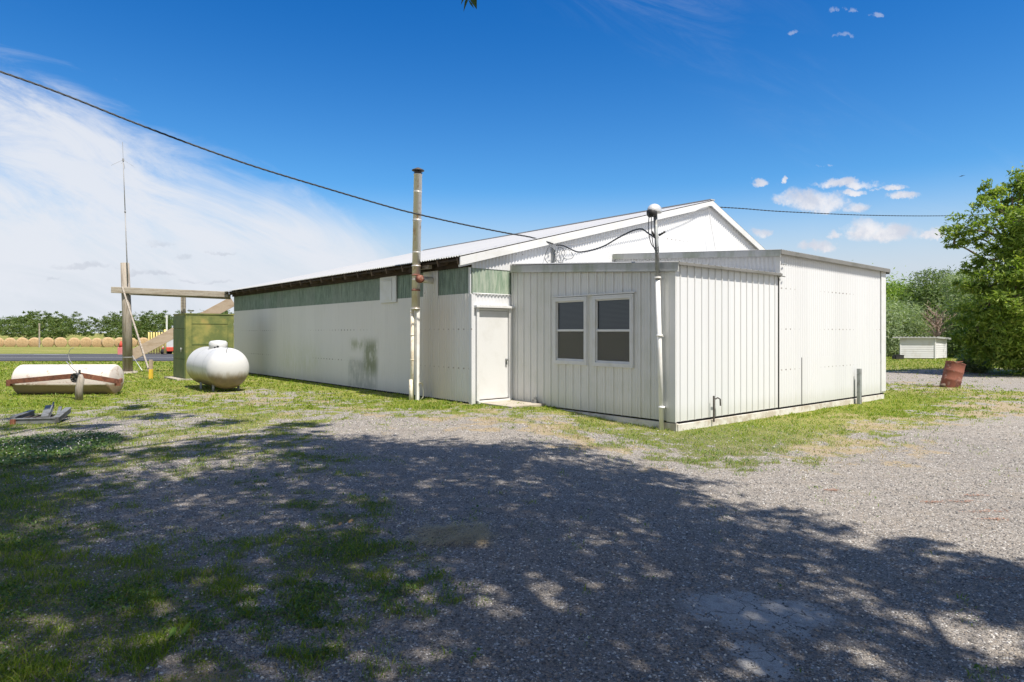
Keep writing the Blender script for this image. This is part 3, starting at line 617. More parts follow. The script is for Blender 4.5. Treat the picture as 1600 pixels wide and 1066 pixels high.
for a, b_, z0, z1 in wins:
    c = (a+b_)/2; w = b_-a; h = z1-z0; zc = (z0+z1)/2; P = lambda t, n, z: W0+D1*t-RD*n+UP*z
    f = MB(); e = .045
    for (tt, zz, sw, sz) in ((c, z1-e/2, w, e), (c, z0+e/2, w, e), (a+e/2, zc, e, h-2*e), (b_-e/2, zc, e, h-2*e)): f.box(P(tt, .012, zz), .085, sw, sz, RD, LD)
    # storm trim around
    for (tt, zz, sw, sz) in ((c, z1+.018, w+.07, .035), (c, z0-.018, w+.07, .035), (a-.018, zc, .035, h), (b_+.018, zc, .035, h)): f.box(P(tt, .025, zz), .055, sw, sz, RD, LD)
    f.box(P(c, .002, zc+.01), .05, w-2*e, .045, RD, LD)
    f.box(P(c, .0, z0+e+.02), .04, w-2*e, .04, RD, LD); f.box(P(c, .0, z1-e-.012), .04, w-2*e, .024, RD, LD)
    f.box(P(a+e+.012, .0, zc), .036, .024, h-2*e, RD, LD); f.box(P(b_-e-.012, .0, zc), .036, .024, h-2*e, RD, LD)
    f = bevel(f.build('window', M['trim'], annex), .003)
    g = MB(); g.add([P(a+e, -.005, z0+e), P(b_-e, -.005, z0+e), P(b_-e, -.005, z1-e), P(a+e, -.005, z1-e)], [(0, 1, 2, 3)], [(0, 0), (1, 0), (1, 1), (0, 1)]); g.build('pane', M['glass'], f)
    g = MB(); g.add([P(a+.02, -.06, z0+e), P(b_-.02, -.06, z0+e), P(b_-.02, -.06, z1), P(a+.02, -.06, z1)], [(0, 1, 2, 3)], [(0, z0), (w, z0), (w, z1), (0, z1)]); g.build('blind', M['blind'], f)
    g = MB(); g.add([P(a+e, .006, z0+e), P(b_-e, .006, z0+e), P(b_-e, .006, zc-.01), P(a+e, .006, zc-.01)], [(0, 1, 2, 3)]); g.build('insect_screen', M['screen'], f)
    g = MB(); g.box(P(c, -.13, zc), .02, w+.1, h+.1, RD, LD); g.build('dark_backing', M['dark'], f)  # black sheet behind the blind, painted in place of the room's darkness
mb = MB(); mb.box(W0+D1*((wins[0][0]+wins[1][1])/2)-RD*.035+UP*2.405, .05, wins[1][1]-wins[0][0]+.16, .025, RD, LD); mb.build('window_head_flashing', M['trim'], annex)
CN = W0+D1*DV
for c_, q_ in ((CN-D1*.10-RD*.008+UP*1.37, (.035, .20, 2.80)), (W0+D1*.03-RD*.012+UP*1.53, (.03, .06, 3.10))): mb = MB(); mb.box(c_, *q_, RD, LD); mb.build('corner_trim', M['rib'], annex)
rc2 = rib_cols(ax1-ax0, off=-.10, h=.020, minor=False)
mb = MB(); sheet(mb, CN, RD, D1, rc2, -.020, 2.875, .0, ax1-ax0); mb.build('sunny_wall', M['rib_side'], annex, False, label='sunlit white ribbed wall')
mb = MB(); mb.add([B(ax0+.02, -DV+.03, -.1), B(ax1, -DV+.03, -.1), B(ax1, -DV+.03, 2.8), B(ax0+.02, -DV+.03, 2.8)], [(0, 1, 2, 3)]); mb.build('shade_lining', M['dark'], annex)  # black sheet that paints the shadow line below the siding
# roof (ribs run downhill towards the front), fascia, drip edge
t, o = rib_cols(ax1-ax0+.05, .2286, .02); mb = MB()
mb.strip([B(ax0-.06, -DV-.10, 2.905)+RD*a+UP*c for a, c in zip(t, o)], [B(ax0-.06, .0, 3.235)+RD*a+UP*c for a, c in zip(t, o)], [(a, 0) for a in t], [(a, DV) for a in t]); mb.build('roof', M['roof'], annex)
mb = MB(); pa, pb = B(ax0-.055, -.005, 3.135), B(ax0-.055, -DV-.09, 2.825); mb.beam(pa, pb, .025, .155); mb.beam(pa-UP*.082-RD*.012, pb-UP*.082-RD*.012, .05, .018); mb.build('side_fascia', M['fascia'], annex, label='weathered mossy grey fascia board')
mb = MB(); mb.beam(B(ax0-.06, -DV-.10, 2.885), B(ax1, -DV-.10, 2.885), .012, .05); mb.build('drip_edge', M['edge'], annex)
mb = MB(); mb.beam(B(ax0+.005, -.0, -.17), B(ax0+.005, -DV-.02, -.17), .06, .24); mb.beam(B(ax0, -DV-.015, -.19), B(ax1+.0, -DV-.015, -.19), .06, .25)
fo = mb.build('foundation', M['found'], annex)
# bent vent pipe through the sunny wall
q = (1109-800)/F; uo = ax0+((q*CN[1]-CN[0])/(RD[0]-q*RD[1]))
mb = MB(); mb.tube([B(uo, -DV-.09, -.10), B(uo, -DV-.09, .40)], .018, 10); mb.tube([B(uo+.04, -DV-.10, .34), B(uo+.10, -DV-.11, .36), B(uo+.17, -DV-.12, .33), B(uo+.18, -DV-.12, .20)], .014, 8); mb.build('vent_pipe', M['darkgrate'], annex)

# ------------------------------------------------------------------ side annex (taller lean-to on the right)
bx1 = 10.61
side = E('side_annex', 'taller plain white corrugated lean-to at the right end of the barn', 'annex', B(ax1, -DV, 0))
sc_ = sine_cols(bx1-ax1, .105, .013, 10); S0 = B(ax1, -DV-.03, 0)
mb = MB(); top2 = lambda t: 3.36-.06*t/5.73; sx = 1.02
sheet(mb, S0, RD, D1, sc_, -.018, top2, 0.0, sx); sheet(mb, S0+D1*.003, RD, D1, sc_, 1.05, top2, sx, bx1-ax1); sheet(mb, S0+D1*.010, RD, D1, sc_, -.018, 1.06, sx+.016, bx1-ax1); mb.build('front_wall', M['white_corr'], side, True)
for c_, q_ in ((B(bx1-.14, -DV-.05, 1.66), (.30, .022, 3.28)), (B(bx1+.005, -DV+.10, 1.66), (.02, .26, 3.28)), (B(ax1-.012, -DV-.012, 3.10), (.03, .10, .54))): mb = MB(); mb.box(c_, *q_, RD, LD); mb.build('corner_trim', M['trim'], side)
mb = MB(); mb.add([B(ax1+.01, -DV+.02, -.2), B(bx1-.02, -DV+.02, -.2), B(bx1-.02, -DV+.02, 3.25), B(ax1+.01, -DV+.02, 3.3)], [(0, 1, 2, 3)]); mb.build('shade_lining', M['dark'], side)  # blackened so the gap above the foundation reads as shadow
c4 = sine_cols(DV, .10, .013, 10)
mb = MB(); sheet(mb, B(ax1, 0, 0), D1, -RD, c4, 2.5, lambda t: 3.66-.32/DV*t); sheet(mb, B(bx1, 0, 0), D1, RD, c4, -.1, lambda t: 3.60-.32/DV*t); mb.build('flank_wall', M['white_corr'], side, True)
t, o = sine_cols(bx1-ax1+.22, .0677, .009); mb = MB()
mb.strip([B(ax1-.10, -DV-.13, 3.425)+RD*a+UP*(c-.010*a) for a, c in zip(t, o)], [B(ax1-.10, .0, 3.765)+RD*a+UP*(c-.01*a) for a, c in zip(t, o)], [(a, 0) for a in t], [(a, DV) for a in t]); mb.build('roof', M['roof'], side, True)
mb = MB(); mb.beam(B(ax1-.095, -.0, 3.69), B(ax1-.095, -DV-.12, 3.35), .022, .13); mb.beam(B(ax1-.108, -.0, 3.625), B(ax1-.108, -DV-.12, 3.285), .045, .016)
mb.build('fascia', M['fascia'], side, label='grey metal edge of the taller roof')
mb = MB(); mb.beam(B(ax1-.10, -DV-.125, 3.375), B(bx1+.12, -DV-.125, 3.315), .02, .085); mb.build('front_fascia', M['edge'], side, label='dull dark edging along the front of the roof')
mb = MB(); mb.beam(B(bx1+.11, .0, 3.60), B(bx1+.11, -DV-.12, 3.29), .02, .12); mb.build('flank_fascia', M['edge'], side)
mb = MB(); mb.beam(B(ax1+.0, -DV-.02, -.215), B(bx1-.10, -DV-.02, -.215), .07, .30); mb.build('foundation', M['found'], side)
for k, (zz, uu) in enumerate(((3.13, .12), (2.86, .05))):
    mb = MB(); mb.tube([B(ax1+uu-.10, -DV-.06, zz), B(ax1+uu+.07, -DV-.10, zz-.01)], .012, 8); mb.build('bolt', M['graymetal'], side)

# door slab
sl_ = MB(); sl_.box(B(.72, -.62, -.015), 1.05, 1.1, .10, RD, LD); sl_ = bevel(sl_.build('concrete_slab', M['concrete']), .01); meta(sl_, 'worn tan concrete slab on the ground in front of the white door', 'doorstep')
pt = MB(); pp = W0+D1*.95-RD*.12; pt.box(pp+UP*.05, .13, .10, .13, RD, LD, taper=.8); pt.tube([pp+UP*.10, pp+UP*.17], .03, 8); meta(pt.build('utility_box', M['graymetal']), 'tiny grey utility box at the foot of the ribbed wall beside the slab', 'utility box')

# ------------------------------------------------------------------ flue pipe by the long wall
fx = B(-.52, 1.62, 0); fx[2] = 0
flue = E('flue_pipe', 'tall rust-streaked flue pipe with a cap, standing before the long wall', 'flue', fx)
lean = lambda z: fx+UP*z+V(.018*z, 0, 0)
mb = MB(); zs = [2.15, 2.9, 3.55, 4.3, 5.0, 5.42]
for i in range(len(zs)-1): mb.tube([lean(zs[i]), lean(zs[i+1]-.02), lean(zs[i+1]-.018), lean(zs[i+1])], [.100, .098, .106, .106], 24)
mb.build('upper_pipe', M['galv'], flue, True)
for z_ in (2.18, 2.62, 2.98, 3.20, 4.3):
    mb = MB(); mb.tube([lean(z_), lean(z_+.03)], .109, 24); mb.build('pipe_band', M['barrel'] if z_ in (2.98, 2.62) else M['galv'], flue, True)
mb = MB(); mb.tube([lean(5.42), lean(5.50)], .085, 18); mb.tube([lean(5.50), lean(5.52), lean(5.575)], [.15, .145, .03], 22)
for k in range(4): mb.beam(lean(5.40)+V(.09*math.cos(k*1.57+.5), .09*math.sin(k*1.57+.5), 0), lean(5.51)+V(.11*math.cos(k*1.57+.5), .11*math.sin(k*1.57+.5), 0), .02, .006, V(1, 0, 0))
mb.build('cap', M['darkgrate'], flue, True, label='dark conical rain cap')
ez = 2.90
mb = MB(); mb.tube([lean(ez)+RD*.02, lean(ez)+RD*.13-LD*.03], .085, 18); mb.tube([lean(ez)-LD*.08+RD*.02, lean(ez)-LD*.20+RD*.02, lean(ez)-LD*.22+RD*.02], [.095, .09, .05], 18); mb.build('tee', M['barrel'], flue, True, label='rusty tee with a round plug')
mb = MB(); mb.tube([lean(ez)+RD*.10, lean(ez)+RD*.58+UP*.0], .080, 20); mb.tube([lean(ez)+RD*.50, lean(ez)+RD*.515], .10, 20); mb.build('branch_pipe', M['galv'], flue, True)
lo = fx+V(-.045, 0, 0)
mb = MB(); mb.tube([lo+UP*-.1, lo+V(.01, 0, 2.17)], .043, 16); mb.tube([lo+V(-.02, -.01, -.1), lo+V(-.02, -.01, .50)], .050, 16)
[mb.tube([lo+V(.003, 0, z_), lo+V(.003, 0, z_+.03)], .049, 16) for z_ in (.95, 1.55, 2.1)]; mb.build('lower_pipe', M['cream_pipe'], flue, True, label='thin yellowed lower pipe')
pb = fx+V(.085, .0, 0)
post = MB(); post.box(pb+UP*1.05, .085, .085, 2.25, RD, LD); post = bevel(post.build('pipe_post', M['white_pipe']), .008); meta(post, 'square white post beside the flue, with a tap at its foot', 'post')
tp = MB(); tp.tube([pb+RD*.0+V(.05, -.03, .42), pb+V(.12, -.05, .42)], .018, 8); tp.tube([pb+V(.12, -.05, .45), pb+V(.12, -.05, .36)], .014, 8); tp.box(pb+V(.12, -.05, .47), .06, .02, .015)
tp.tube([pb+V(.12, -.05, .36), pb+V(.15, -.05, .2), pb+V(.14, -.05, .08), pb+V(.07, -.06, .0)], .011, 8); tp.build('tap', M['cream_pipe'], post, True)
# ------------------------------------------------------------------ service mast
mx = CN-D1*.25-RD*.10; mx[2] = 0
mast = E('service_mast', 'slim white electrical mast leaning at the annex corner with looped leads at its head', 'electrical mast', mx)
ml = lambda z: mx+UP*z+V(-.032*max(z-.3, 0), .0, 0)
mb = MB(); mb.tube([ml(-.25), ml(2.6)], .043, 18); mb.build('lower_conduit', M['white_pipe'], mast, True)
mb = MB(); mb.tube([ml(2.6), ml(3.84)], [.042, .030], 18); mb.build('upper_conduit', M['graymetal'], mast, True)
for z_ in (.22, 1.55, 2.62):
    mb = MB(); mb.tube([ml(z_), ml(z_+.035)], .060, 18); mb.box(ml(z_)+RD*.04, .14, .03, .025, RD, LD); mb.build('pipe_strap', M['white_pipe'], mast, True)
hd = ml(3.86)
def blob(c, rx, ry, rz_, axd, n=12, lo=-90):
    mb = MB(); vs = []; ax = axd/np.linalg.norm(axd); ay = np.cross(UP, ax); az = UP
    for i in range(n+1):
        th = R_(lo)+(math.pi/2-R_(lo))*i/n
        for k in range(2*n): ph = math.pi*k/n; vs.append(c+ax*rx*math.cos(th)*math.cos(ph)+ay*ry*math.cos(th)*math.sin(ph)+az*rz_*math.sin(th))
    m_ = 2*n; mb.add(vs, [(i*m_+k, i*m_+(k+1) % m_, (i+1)*m_+(k+1) % m_, (i+1)*m_+k) for i in range(n) for k in range(m_)]+[tuple(range(m_-1, -1, -1))]); return mb
hx = V(-.93, -.35, 0)
hdm = blob(hd+V(-.02, 0, .02), .145, .11, .13, hx, lo=-18); hdm.build('weatherhead', M['cast'], mast, True, label='domed cast weatherhead')
mb = MB(); mb.tube([hd+V(-.03, -.03, -.01), hd+V(-.14, -.07, -.045)], [.085, .075], 14); mb.build('weatherhead_mouth', M['black'], mast, True)
mb = MB()
for k, (dx, dz, r) in enumerate(((-.17, -.40, .008), (-.10, -.46, .008), (-.03, -.52, .007))):
    a = hd+V(-.13+.035*k, -.10, -.05); e = ml(3.20)+V(.02, -.09, -.03*k)
    pts = []
    for q in np.linspace(0, 1, 20):
        p = a*(1-q)+e*q; p = p+V(dx*math.sin(math.pi*q)*(.35+.3*(1-q)), -.03*math.sin(math.pi*q), (dz+.12)*math.sin(math.pi*q)*1.0*q**.6); pts.append(p)
    mb.tube(pts, r, 8)
mb.build('drip_loops', M['cable'], mast, True)
mb = MB(); mb.tube([ml(3.42)+V(.04, -.03, 0), ml(3.45)+V(.13, -.04, .02), ml(3.49)+V(.15, -.04, .0)], [.02, .016, .026], 8); mb.tube([ml(3.42)+V(-.04, -.03, -.02), ml(3.46)+V(-.09, -.05, .03)], .02, 8); mb.build('cable_clamp', M['black'], mast, True)
# ------------------------------------------------------------------ cables
def twist(mb, pts, r, off, pitch, nst=2, seg=6):
    pts = np.array(pts); 
    seglen = np.r_[0, np.cumsum(np.linalg.norm(np.diff(pts, axis=0), axis=1))]; L = seglen[-1]; n = max(int(L/pitch*5), 30); ss = np.linspace(0, L, n)
    P = np.stack([np.interp(ss, seglen, pts[:, k]) for k in range(3)], 1)
    for j in range(nst):
        ph = 2*np.pi*ss/pitch+2*np.pi*j/nst
        Q = P+np.stack([.2*np.cos(ph), .5*np.cos(ph), np.sin(ph)], 1)*off; mb.tube(list(Q), r, seg, False)
def smooth_path(P, n=60):
    P = np.array(P); t = np.arange(len(P)); out = []
    for q in np.linspace(0, len(P)-1, n):
        i = min(int(q), len(P)-2); f = q-i; p0 = P[max(i-1, 0)]; p1 = P[i]; p2 = P[i+1]; p3 = P[min(i+2, len(P)-1)]
        out.append(.5*((2*p1)+(-p0+p2)*f+(2*p0-5*p1+4*p2-p3)*f*f+(-p0+3*p1-3*p2+p3)*f**3))
    return out
end = B(IU, -.15, 3.80); ends = V(end[0], end[1])
d0 = 11.0; pA = at(0, 112, d0); span = []
for px, py in ((-260, 25), (0, 112), (100, 148), (200, 188), (300, 226), (400, 261), (505, 293), (600, 321), (645, 333), (720, 350), (790, 364), (830, 371)):
    r = (px-800)/F; # meet the straight plan line pA -> end
    dx, dy = end[0]-pA[0], end[1]-pA[1]; k = (r*pA[1]-pA[0])/(dx-r*dy); d = pA[1]+dy*k; span.append(at(px, py, d))
span += [end-RD*.1+UP*.02]
mb = MB(); twist(mb, smooth_path(span, 90), .010, .011, .42, 3); meta(mb.build('service_cable', M['cable'], None, True), 'heavy twisted black cable sagging from the upper left to the gable wall', 'cable')
a = ml(3.42); path = [end+V(0, 0, -.02)]+[p for p in (B(IU+.28, -.3, 3.76), B(IU+.55, -.6, 3.62))]
def plan(px, py, k):   # point on the plan line from the rack to the mast
    p = end*(1-k)+a*k; r = (px-800)/F; return at(px, py, p[1]) if k < 0 else V(p[0], p[1], CH+(HZ-py)/F*p[1])
mid = []
for px, py in ((880, 384), (895, 391), (905, 394), (925, 391), (945, 384), (962, 374), (975, 367), (990, 360), (1003, 358), (1012, 364)):
    r = (px-800)/F; dx, dy = a[0]-end[0], a[1]-end[1]; k = (r*end[1]-end[0])/(dx-r*dy); p1 = end[1]+dy*k; mid.append(at(px, py, p1))
mb = MB(); twist(mb, smooth_path([end]+mid+[a+V(-.03, -.05, -.05)], 60), .009, .010, .35, 3); meta(mb.build('service_cable', M['cable'], None, True), 'black cable looping from the gable insulators to the head of the mast', 'cable')
mb = MB(); gp = [end+V(0, .02, 0)]
for px, py in ((900, 382), (935, 374), (975, 365), (1010, 359), (1040, 350), (1075, 336), (1095, 326), (1107, 323)):
    r = (px-800)/F; o = B(0, -.13, 0); s = (r*o[1]-o[0])/(RD[0]-r*RD[1]); q = o+RD*s; gp.append(at(px, py, q[1]))
mb.tube(smooth_path(gp, 50), .008, 6); pk = gp[-1]
mb.tube([pk, pk+V(.06, -.02, -.5), pk+V(.15, -.02, -1.0), pk+V(.21, -.02, -1.35)], .005, 6)
meta(mb.build('gable_cable', M['cable_grey'], None, True), 'thin grey cable tacked along the gable wall up to its peak', 'cable')
rp = [pk]
for px, py in ((1160, 326), (1210, 330), (1270, 333), (1340, 336), (1420, 337.5), (1490, 337), (1560, 334), (1660, 327)):
    rp.append(at(px, py, 21+(px-1110)*.028))
mb = MB(); twist(mb, smooth_path(rp, 60), .011, .010, .5, 2); meta(mb.build('overhead_wire', M['cable'], None, True), 'overhead wire running from the barn peak to the right behind the big tree', 'wire')

# ------------------------------------------------------------------ props on the right
pw = at(1344.5, 608, 16.8); pz = float(gh(pw[0], pw[1]))
o = MB(); c = V(pw[0], pw[1], pz); o.box(c+UP*.40, .10, .012, 1.0, RD, LD); o.box(c+UP*.40-RD*.05+LD*.03, .012, .08, 1.0, RD, LD); o.box(c+UP*.40+RD*.05+LD*.03, .012, .08, 1.0, RD, LD); o.box(c+UP*.40+LD*.035-RD*0, .03, .06, .98, RD, LD)
meta(bevel(o.build('metal_post', M['graymetal']), .004), 'short grey steel post standing before the plain corrugated wall', 'post')
bp = un(1484, 605, -.19); bz = float(gh(bp[0], bp[1]))
brl = E('steel_barrel', 'rusty open steel barrel leaning to the right in bare earth by the lane', 'barrel', V(bp[0], bp[1], bz))
tl = V(.26, .03, .965); tl /= np.linalg.norm(tl); bb = V(bp[0], bp[1], bz)-tl*.06
mb = MB(); prof = [(0, .285), (.02, .292), (.25, .285), (.28, .297), (.31, .285), (.55, .285), (.58, .297), (.61, .285), (.86, .285), (.875, .293), (.89, .293), (.89, .268), (.10, .268)]
mb.tube([bb+tl*h for h, r in prof], [r for h, r in prof], 32); bo = mb.build('drum', M['barrel'], brl, True)
mb = MB(); s0 = bb+tl*.60; mb.box(s0+V(.30, -.02, 0), .03, .10, .06, taper=.6); mb.build('torn_flap', M['rust'], brl)
mb = MB(); mb.beam(bb+tl*.90+V(-.10, -.1, .02), bb+tl*.90+V(.25, .05, .03), .05, .02); mb.build('lid_piece', M['rust'], brl)
st = MB(); sp = V(bp[0], bp[1], bz+.02); st.tube([sp+V(-.35, -.05, 0), sp+V(-.7, .0, .02), sp+V(-1.05, .05, .01)], [.025, .018, .008], 6); st.tube([sp+V(-.35, -.05, .03), sp+V(-.22, -.12, .05)], [.05, .06], 8); meta(st.build('dark_streak', M['bark'], None, True), 'thin dark streak-shaped piece lying on bare earth left of the leaning barrel', 'dark_streak')  # low tapered dark piece for the thin streak beside the barrel
# pump house
sp = un(1461, 561, -.15); sz = float(gh(sp[0], sp[1]))
shed = E('pump_house', 'tiny white pump house with a flat tin roof on the far lawn', 'shed', V(sp[0], sp[1], sz))
yw = R_(-14); fa = V(-math.cos(yw), -math.sin(yw)*-1, 0); fa = V(-.985, .17, 0); fb = V(.83, .56, 0)
wd, dp, hh = 2.15, 1.6, 1.36; c0 = V(sp[0], sp[1], sz)
def quadwall(p, d, w, h, n=9):
    mb = MB(); nrm = np.cross(UP, d); nrm = nrm if np.dot(nrm, c0-V(0, 0, c0[2])) < 0 else -nrm
    for k in range(n):
        z0 = h*k/n+.06; z1 = h*(k+1)/n+.06; a = p+UP*z0+nrm*.014; b_ = p+d*w+UP*z0+nrm*.014; mb.add([a, b_, p+d*w+UP*z1, p+UP*z1, p+UP*z0, p+d*w+UP*z0], [(0, 1, 2, 3), (0, 4, 5, 1)])
    return mb
quadwall(c0, fa, wd, hh).build('front_wall', M['shedwhite'], shed); quadwall(c0, fb, dp, hh-.06).build('side_wall', M['shedwhite'], shed)
quadwall(c0+fb*dp, fa, wd, hh-.1).build('back_wall', M['shedwhite'], shed); quadwall(c0+fa*wd, fb, dp, hh-.06).build('side_wall', M['shedwhite'], shed)
for c_, q_ in ((c0+UP*.70-V(0, .02, 0), (.09, .05, 1.44)), (c0+fb*dp+UP*.66, (.08, .05, 1.36)), (c0+fa*wd+UP*.66, (.08, .05, 1.40))): mb = MB(); mb.box(c_, *q_); mb.build('corner_board', M['shedwhite'], shed)
mb = MB(); n = 80; rf = [(k/n*(wd+.62), .018*math.sin(k/n*2*math.pi*12)) for k in range(n+1)]; r0 = c0-fa*.22-fb*.22+UP*1.50
mb.strip([r0+fa*a+UP*c for a, c in rf], [r0+fb*(dp+.45)+UP*-.10+fa*a+UP*c for a, c in rf], [(a, 0) for a, c in rf], [(a, 2) for a, c in rf]); mb.beam(r0-UP*.06, r0+fa*(wd+.62)-UP*.06, .03, .07); mb.beam(r0-UP*.04, r0+fb*(dp+.45)-UP*.14, .03, .12); mb.build('roof', M['roof'], shed)
mb = MB(); mb.box(c0+fa*wd/2+fb*dp/2+UP*.03, wd, dp, .07, fa/np.linalg.norm(fa), fb/np.linalg.norm(fb)); mb.build('base', M['rafter'], shed)
bt = un(1404, 562, -.15); o = MB(); o.box(V(bt[0], bt[1], sz+.17), .52, .35, .24); o.box(V(bt[0], bt[1], sz+.30), .56, .39, .03); o.box(V(bt[0]-.33, bt[1], sz+.16), .04, .3, .22)
meta(bevel(o.build('black_box', M['black']), .01), 'low black box on the lawn to the left of the tiny pump house', 'box')
# red tub under the big tree
rt = un(1527, 581, -.18); tz = float(gh(rt[0], rt[1])); mb = MB(); n = 20; vs = []
for s_, h_ in ((.85, 0), (1.0, .26), (1.03, .30), (.93, .30), (.80, .06)): vs += [V(rt[0]+.62*s_*math.cos(2*math.pi*k/n), rt[1]+.3+.35*s_*math.sin(2*math.pi*k/n), tz+h_+.04*math.cos(2*math.pi*k/n)*(h_ > .1)) for k in range(n)]
mb.add(vs, [(i*n+k, i*n+(k+1) % n, (i+1)*n+(k+1) % n, (i+1)*n+k) for i in range(4) for k in range(n)]+[tuple(4*n+k for k in range(n))]); meta(mb.build('feed_tub', M['pink'], None, True), 'faded red oval tub half hidden beneath the big tree', 'tub')

# ------------------------------------------------------------------ props on the left
# utility pole with antenna, rail and braces
pp = un(199, 583, 0); pole = E('utility_pole', 'thick weathered wooden pole on a concrete footing carrying an antenna', 'pole', pp)
mb = MB(); mb.tube([pp+V(.02, 0, -.1), pp+V(-.02, 0, 2.4), pp+V(-.10, 0, 4.42)], [.185, .17, .155], 22); mb.build('shaft', M['old_wood'], pole, True)
mb = MB(); mb.tube([pp+V(0, 0, -.1), pp+V(0, 0, .07)], [.42, .36], 14); mb.build('footing', M['concrete'], pole)
mb = MB(); mb.tube([pp+V(.02, 0, .62), pp+V(.02, 0, .66)], .19, 22, False); mb.build('wire_band', M['cable_grey'], pole, True)
ant = E('antenna', 'slender whip antenna with four drooping radials above the wooden pole', 'antenna', pp+V(.12, -.1, 3.9))
a0 = pp+V(.10, -.14, 3.6); a1 = at(192.5, 250, 26.5); a2 = at(191.5, 222, 26.5); am = a0*.42+a1*.58
mb = MB(); mb.tube([a0, am], .022, 8); mb.tube([am, a1], .017, 8); mb.tube([am-UP*.04, am+UP*.04], .032, 8); mb.build('antenna_mast', M['cable_grey'], ant, True)
mb = MB(); mb.tube([a1, a2], .007, 6); mb.tube([a1-UP*.06, a1+UP*.05], .035, 8)
for k in range(4): an = .4+k*1.57; mb.tube([a1, a1+V(.42*math.cos(an), .42*math.sin(an), -.26)], .005, 5)
mb.build('radials', M['cable_grey'], ant)
rail = E('timber_rail', 'long weathered double timber beam from the pole to the barn eave', 'timber beam', at(173, 453, 26.2))
ra = at(174, 453, 26.25); rb = at(357, 460.5, 27.5)
mb = MB(); mb.beam(ra, rb, .12, .24); mb.beam(ra+V(.6, .2, -.08), rb+V(0, .2, -.08), .12, .22); bevel(mb.build('beam', M['beam_wood'], rail), .01)
q = at(283, 480, 27.3); mb = MB(); mb.box(V(q[0]-.06, q[1]+.2, 1.65), .06, .10, 3.3); mb.box(V(q[0]+.05, q[1]+.2, 1.65), .06, .10, 3.3); mb.build('upright', M['beam_wood'], rail)
pk_ = MB(); pk_.beam(at(364, 471, 28.2), at(205, 556, 26.9), .06, .42); meta(bevel(pk_.build('diagonal_plank', M['plank']), .006), 'wide tan plank sloping down from the barn eave to the pole behind the green cabinet', 'plank')
mb = MB(); yp = un(234, 592, 0); mb.beam(at(191, 449, 26.2), yp+V(0, -.02, .22), .055, .055); meta(mb.build('brace_pipe', M['old_wood']), 'thin grey brace leaning from the pole down to the small yellow stake', 'brace')
stk = E('stake', 'short yellow stake with a brown top at the foot of the leaning brace', 'stake', yp)
mb = MB(); mb.box(yp+V(.04, 0, .16), .11, .09, .36); mb.build('yellow_base', M['yellow'], stk); mb = MB(); mb.box(yp+V(.04, 0, .50), .10, .08, .34); mb.build('wood_top', M['plank'], stk)
mb = MB(); mb.tube([at(207, 556, 26.5), at(222, 579, 25.2)], .012, 6); meta(mb.build('guy_wire', M['cast'], None, True), 'thin pale guy wire slanting to the lawn right of the wooden pole', 'guy wire')
# green cabinet
g0 = un(290, 594.5, 0); g0[2] = 0; cw, cdp, chh = 1.58, 1.60, 2.22
cab = E('green_cabinet', 'tall green and yellow painted metal cabinet between the tank and the barn', 'cabinet', g0)
mb = MB(); cc = g0+RD*cw/2+LD*cdp/2; mb.box(cc+UP*(chh/2+.03), cw, cdp, chh, RD, LD); bevel(mb.build('body', M['cabinet'], cab), .01)
mb = MB(); mb.box(cc+UP*(chh+.045), cw+.04, cdp+.04, .04, RD, LD); mb.build('top', M['cabinet'], cab)
for (z0, z1) in ((.08, .70), (.72, 1.75), (1.77, 2.2)):
    mb = MB(); mb.box(g0+LD*cdp/2-RD*.012+UP*((z0+z1)/2), .024, cdp-.08, z1-z0, RD, LD); dd = bevel(mb.build('door', M['cabinet_shade_seam'], cab), .006)
    if z0 == .72: h_ = MB(); h_.tube([g0+LD*.3-RD*.03+UP*1.05, g0+LD*.3-RD*.07+UP*1.1, g0+LD*.3-RD*.07+UP*.95], .014, 8); h_.build('handle', M['cast'], dd, True)
mb = MB()
for (uu, zz, ww, hh_) in ((.79, 1.93, 1.16, .012), (.20, 1.1, .012, 2.1), (1.38, 1.1, .012, 2.1), (.79, 1.22, 1.16, .03)): mb.box(g0+RD*uu-LD*.006+UP*zz, ww, .012, hh_, RD, LD)
mb.build('front_seams', M['cabinet_shade_seam'], cab)
mb = MB(); mb.box(cc+UP*.02-V(.1, .1, 0), cw+.3, cdp+.2, .06, RD, LD); mb.build('plinth', M['concrete'], cab)
mb = MB(); q = at(298, 488, 23.6); mb.tube([V(q[0], q[1], 2.28), V(q[0], q[1], 2.36)], .03, 8); mb.box(V(q[0], q[1], 2.40), .14, .10, .05, taper=1.4); mb.tube([V(q[0]-.05, q[1], 2.42), V(q[0]-.07, q[1], 2.47)], .01, 6); mb.build('roof_vent', M['graymetal'], cab)
# propane tank
ta0 = V(-7.80, 18.15, 0); R0 = .565; tl_ = 3.0; ax_ = V(-.62, .785, 0); tk = E('propane_tank', 'white horizontal propane tank with a grimy brown belly on short feet', 'gas tank', ta0)
zc = .64; mb = MB(); pts = []; rs = []
hd_ = .42
for k in range(13): th = math.pi/2*k/12; pts.append(ta0+UP*zc-ax_*hd_*math.cos(th)+ax_*0); rs.append(max(R0*math.sin(th), .004))
for k in range(12, -1, -1): th = math.pi/2*k/12; pts.append(ta0+UP*zc+ax_*(tl_-.8+hd_*math.cos(th))); rs.append(max(R0*math.sin(th), .004))
mb.tube(pts, rs, 48); mb.build('shell', M['tank'], tk, True)
for s_ in (.35, 1.35):
    mb = MB(); mb.tube([ta0+UP*zc+ax_*(s_), ta0+UP*zc+ax_*(s_+.012)], R0+.004, 48, False); mb.build('weld_seam', M['graymetal'], tk, True)
dc = ta0+ax_*.95+UP*(zc+R0)
mb = MB(); mb.tube([dc-UP*.08, dc+UP*.13, dc+UP*.18, dc+UP*.20], [.245, .245, .20, .04], 26); mb.build('dome_lid', M['tank'], tk, True)
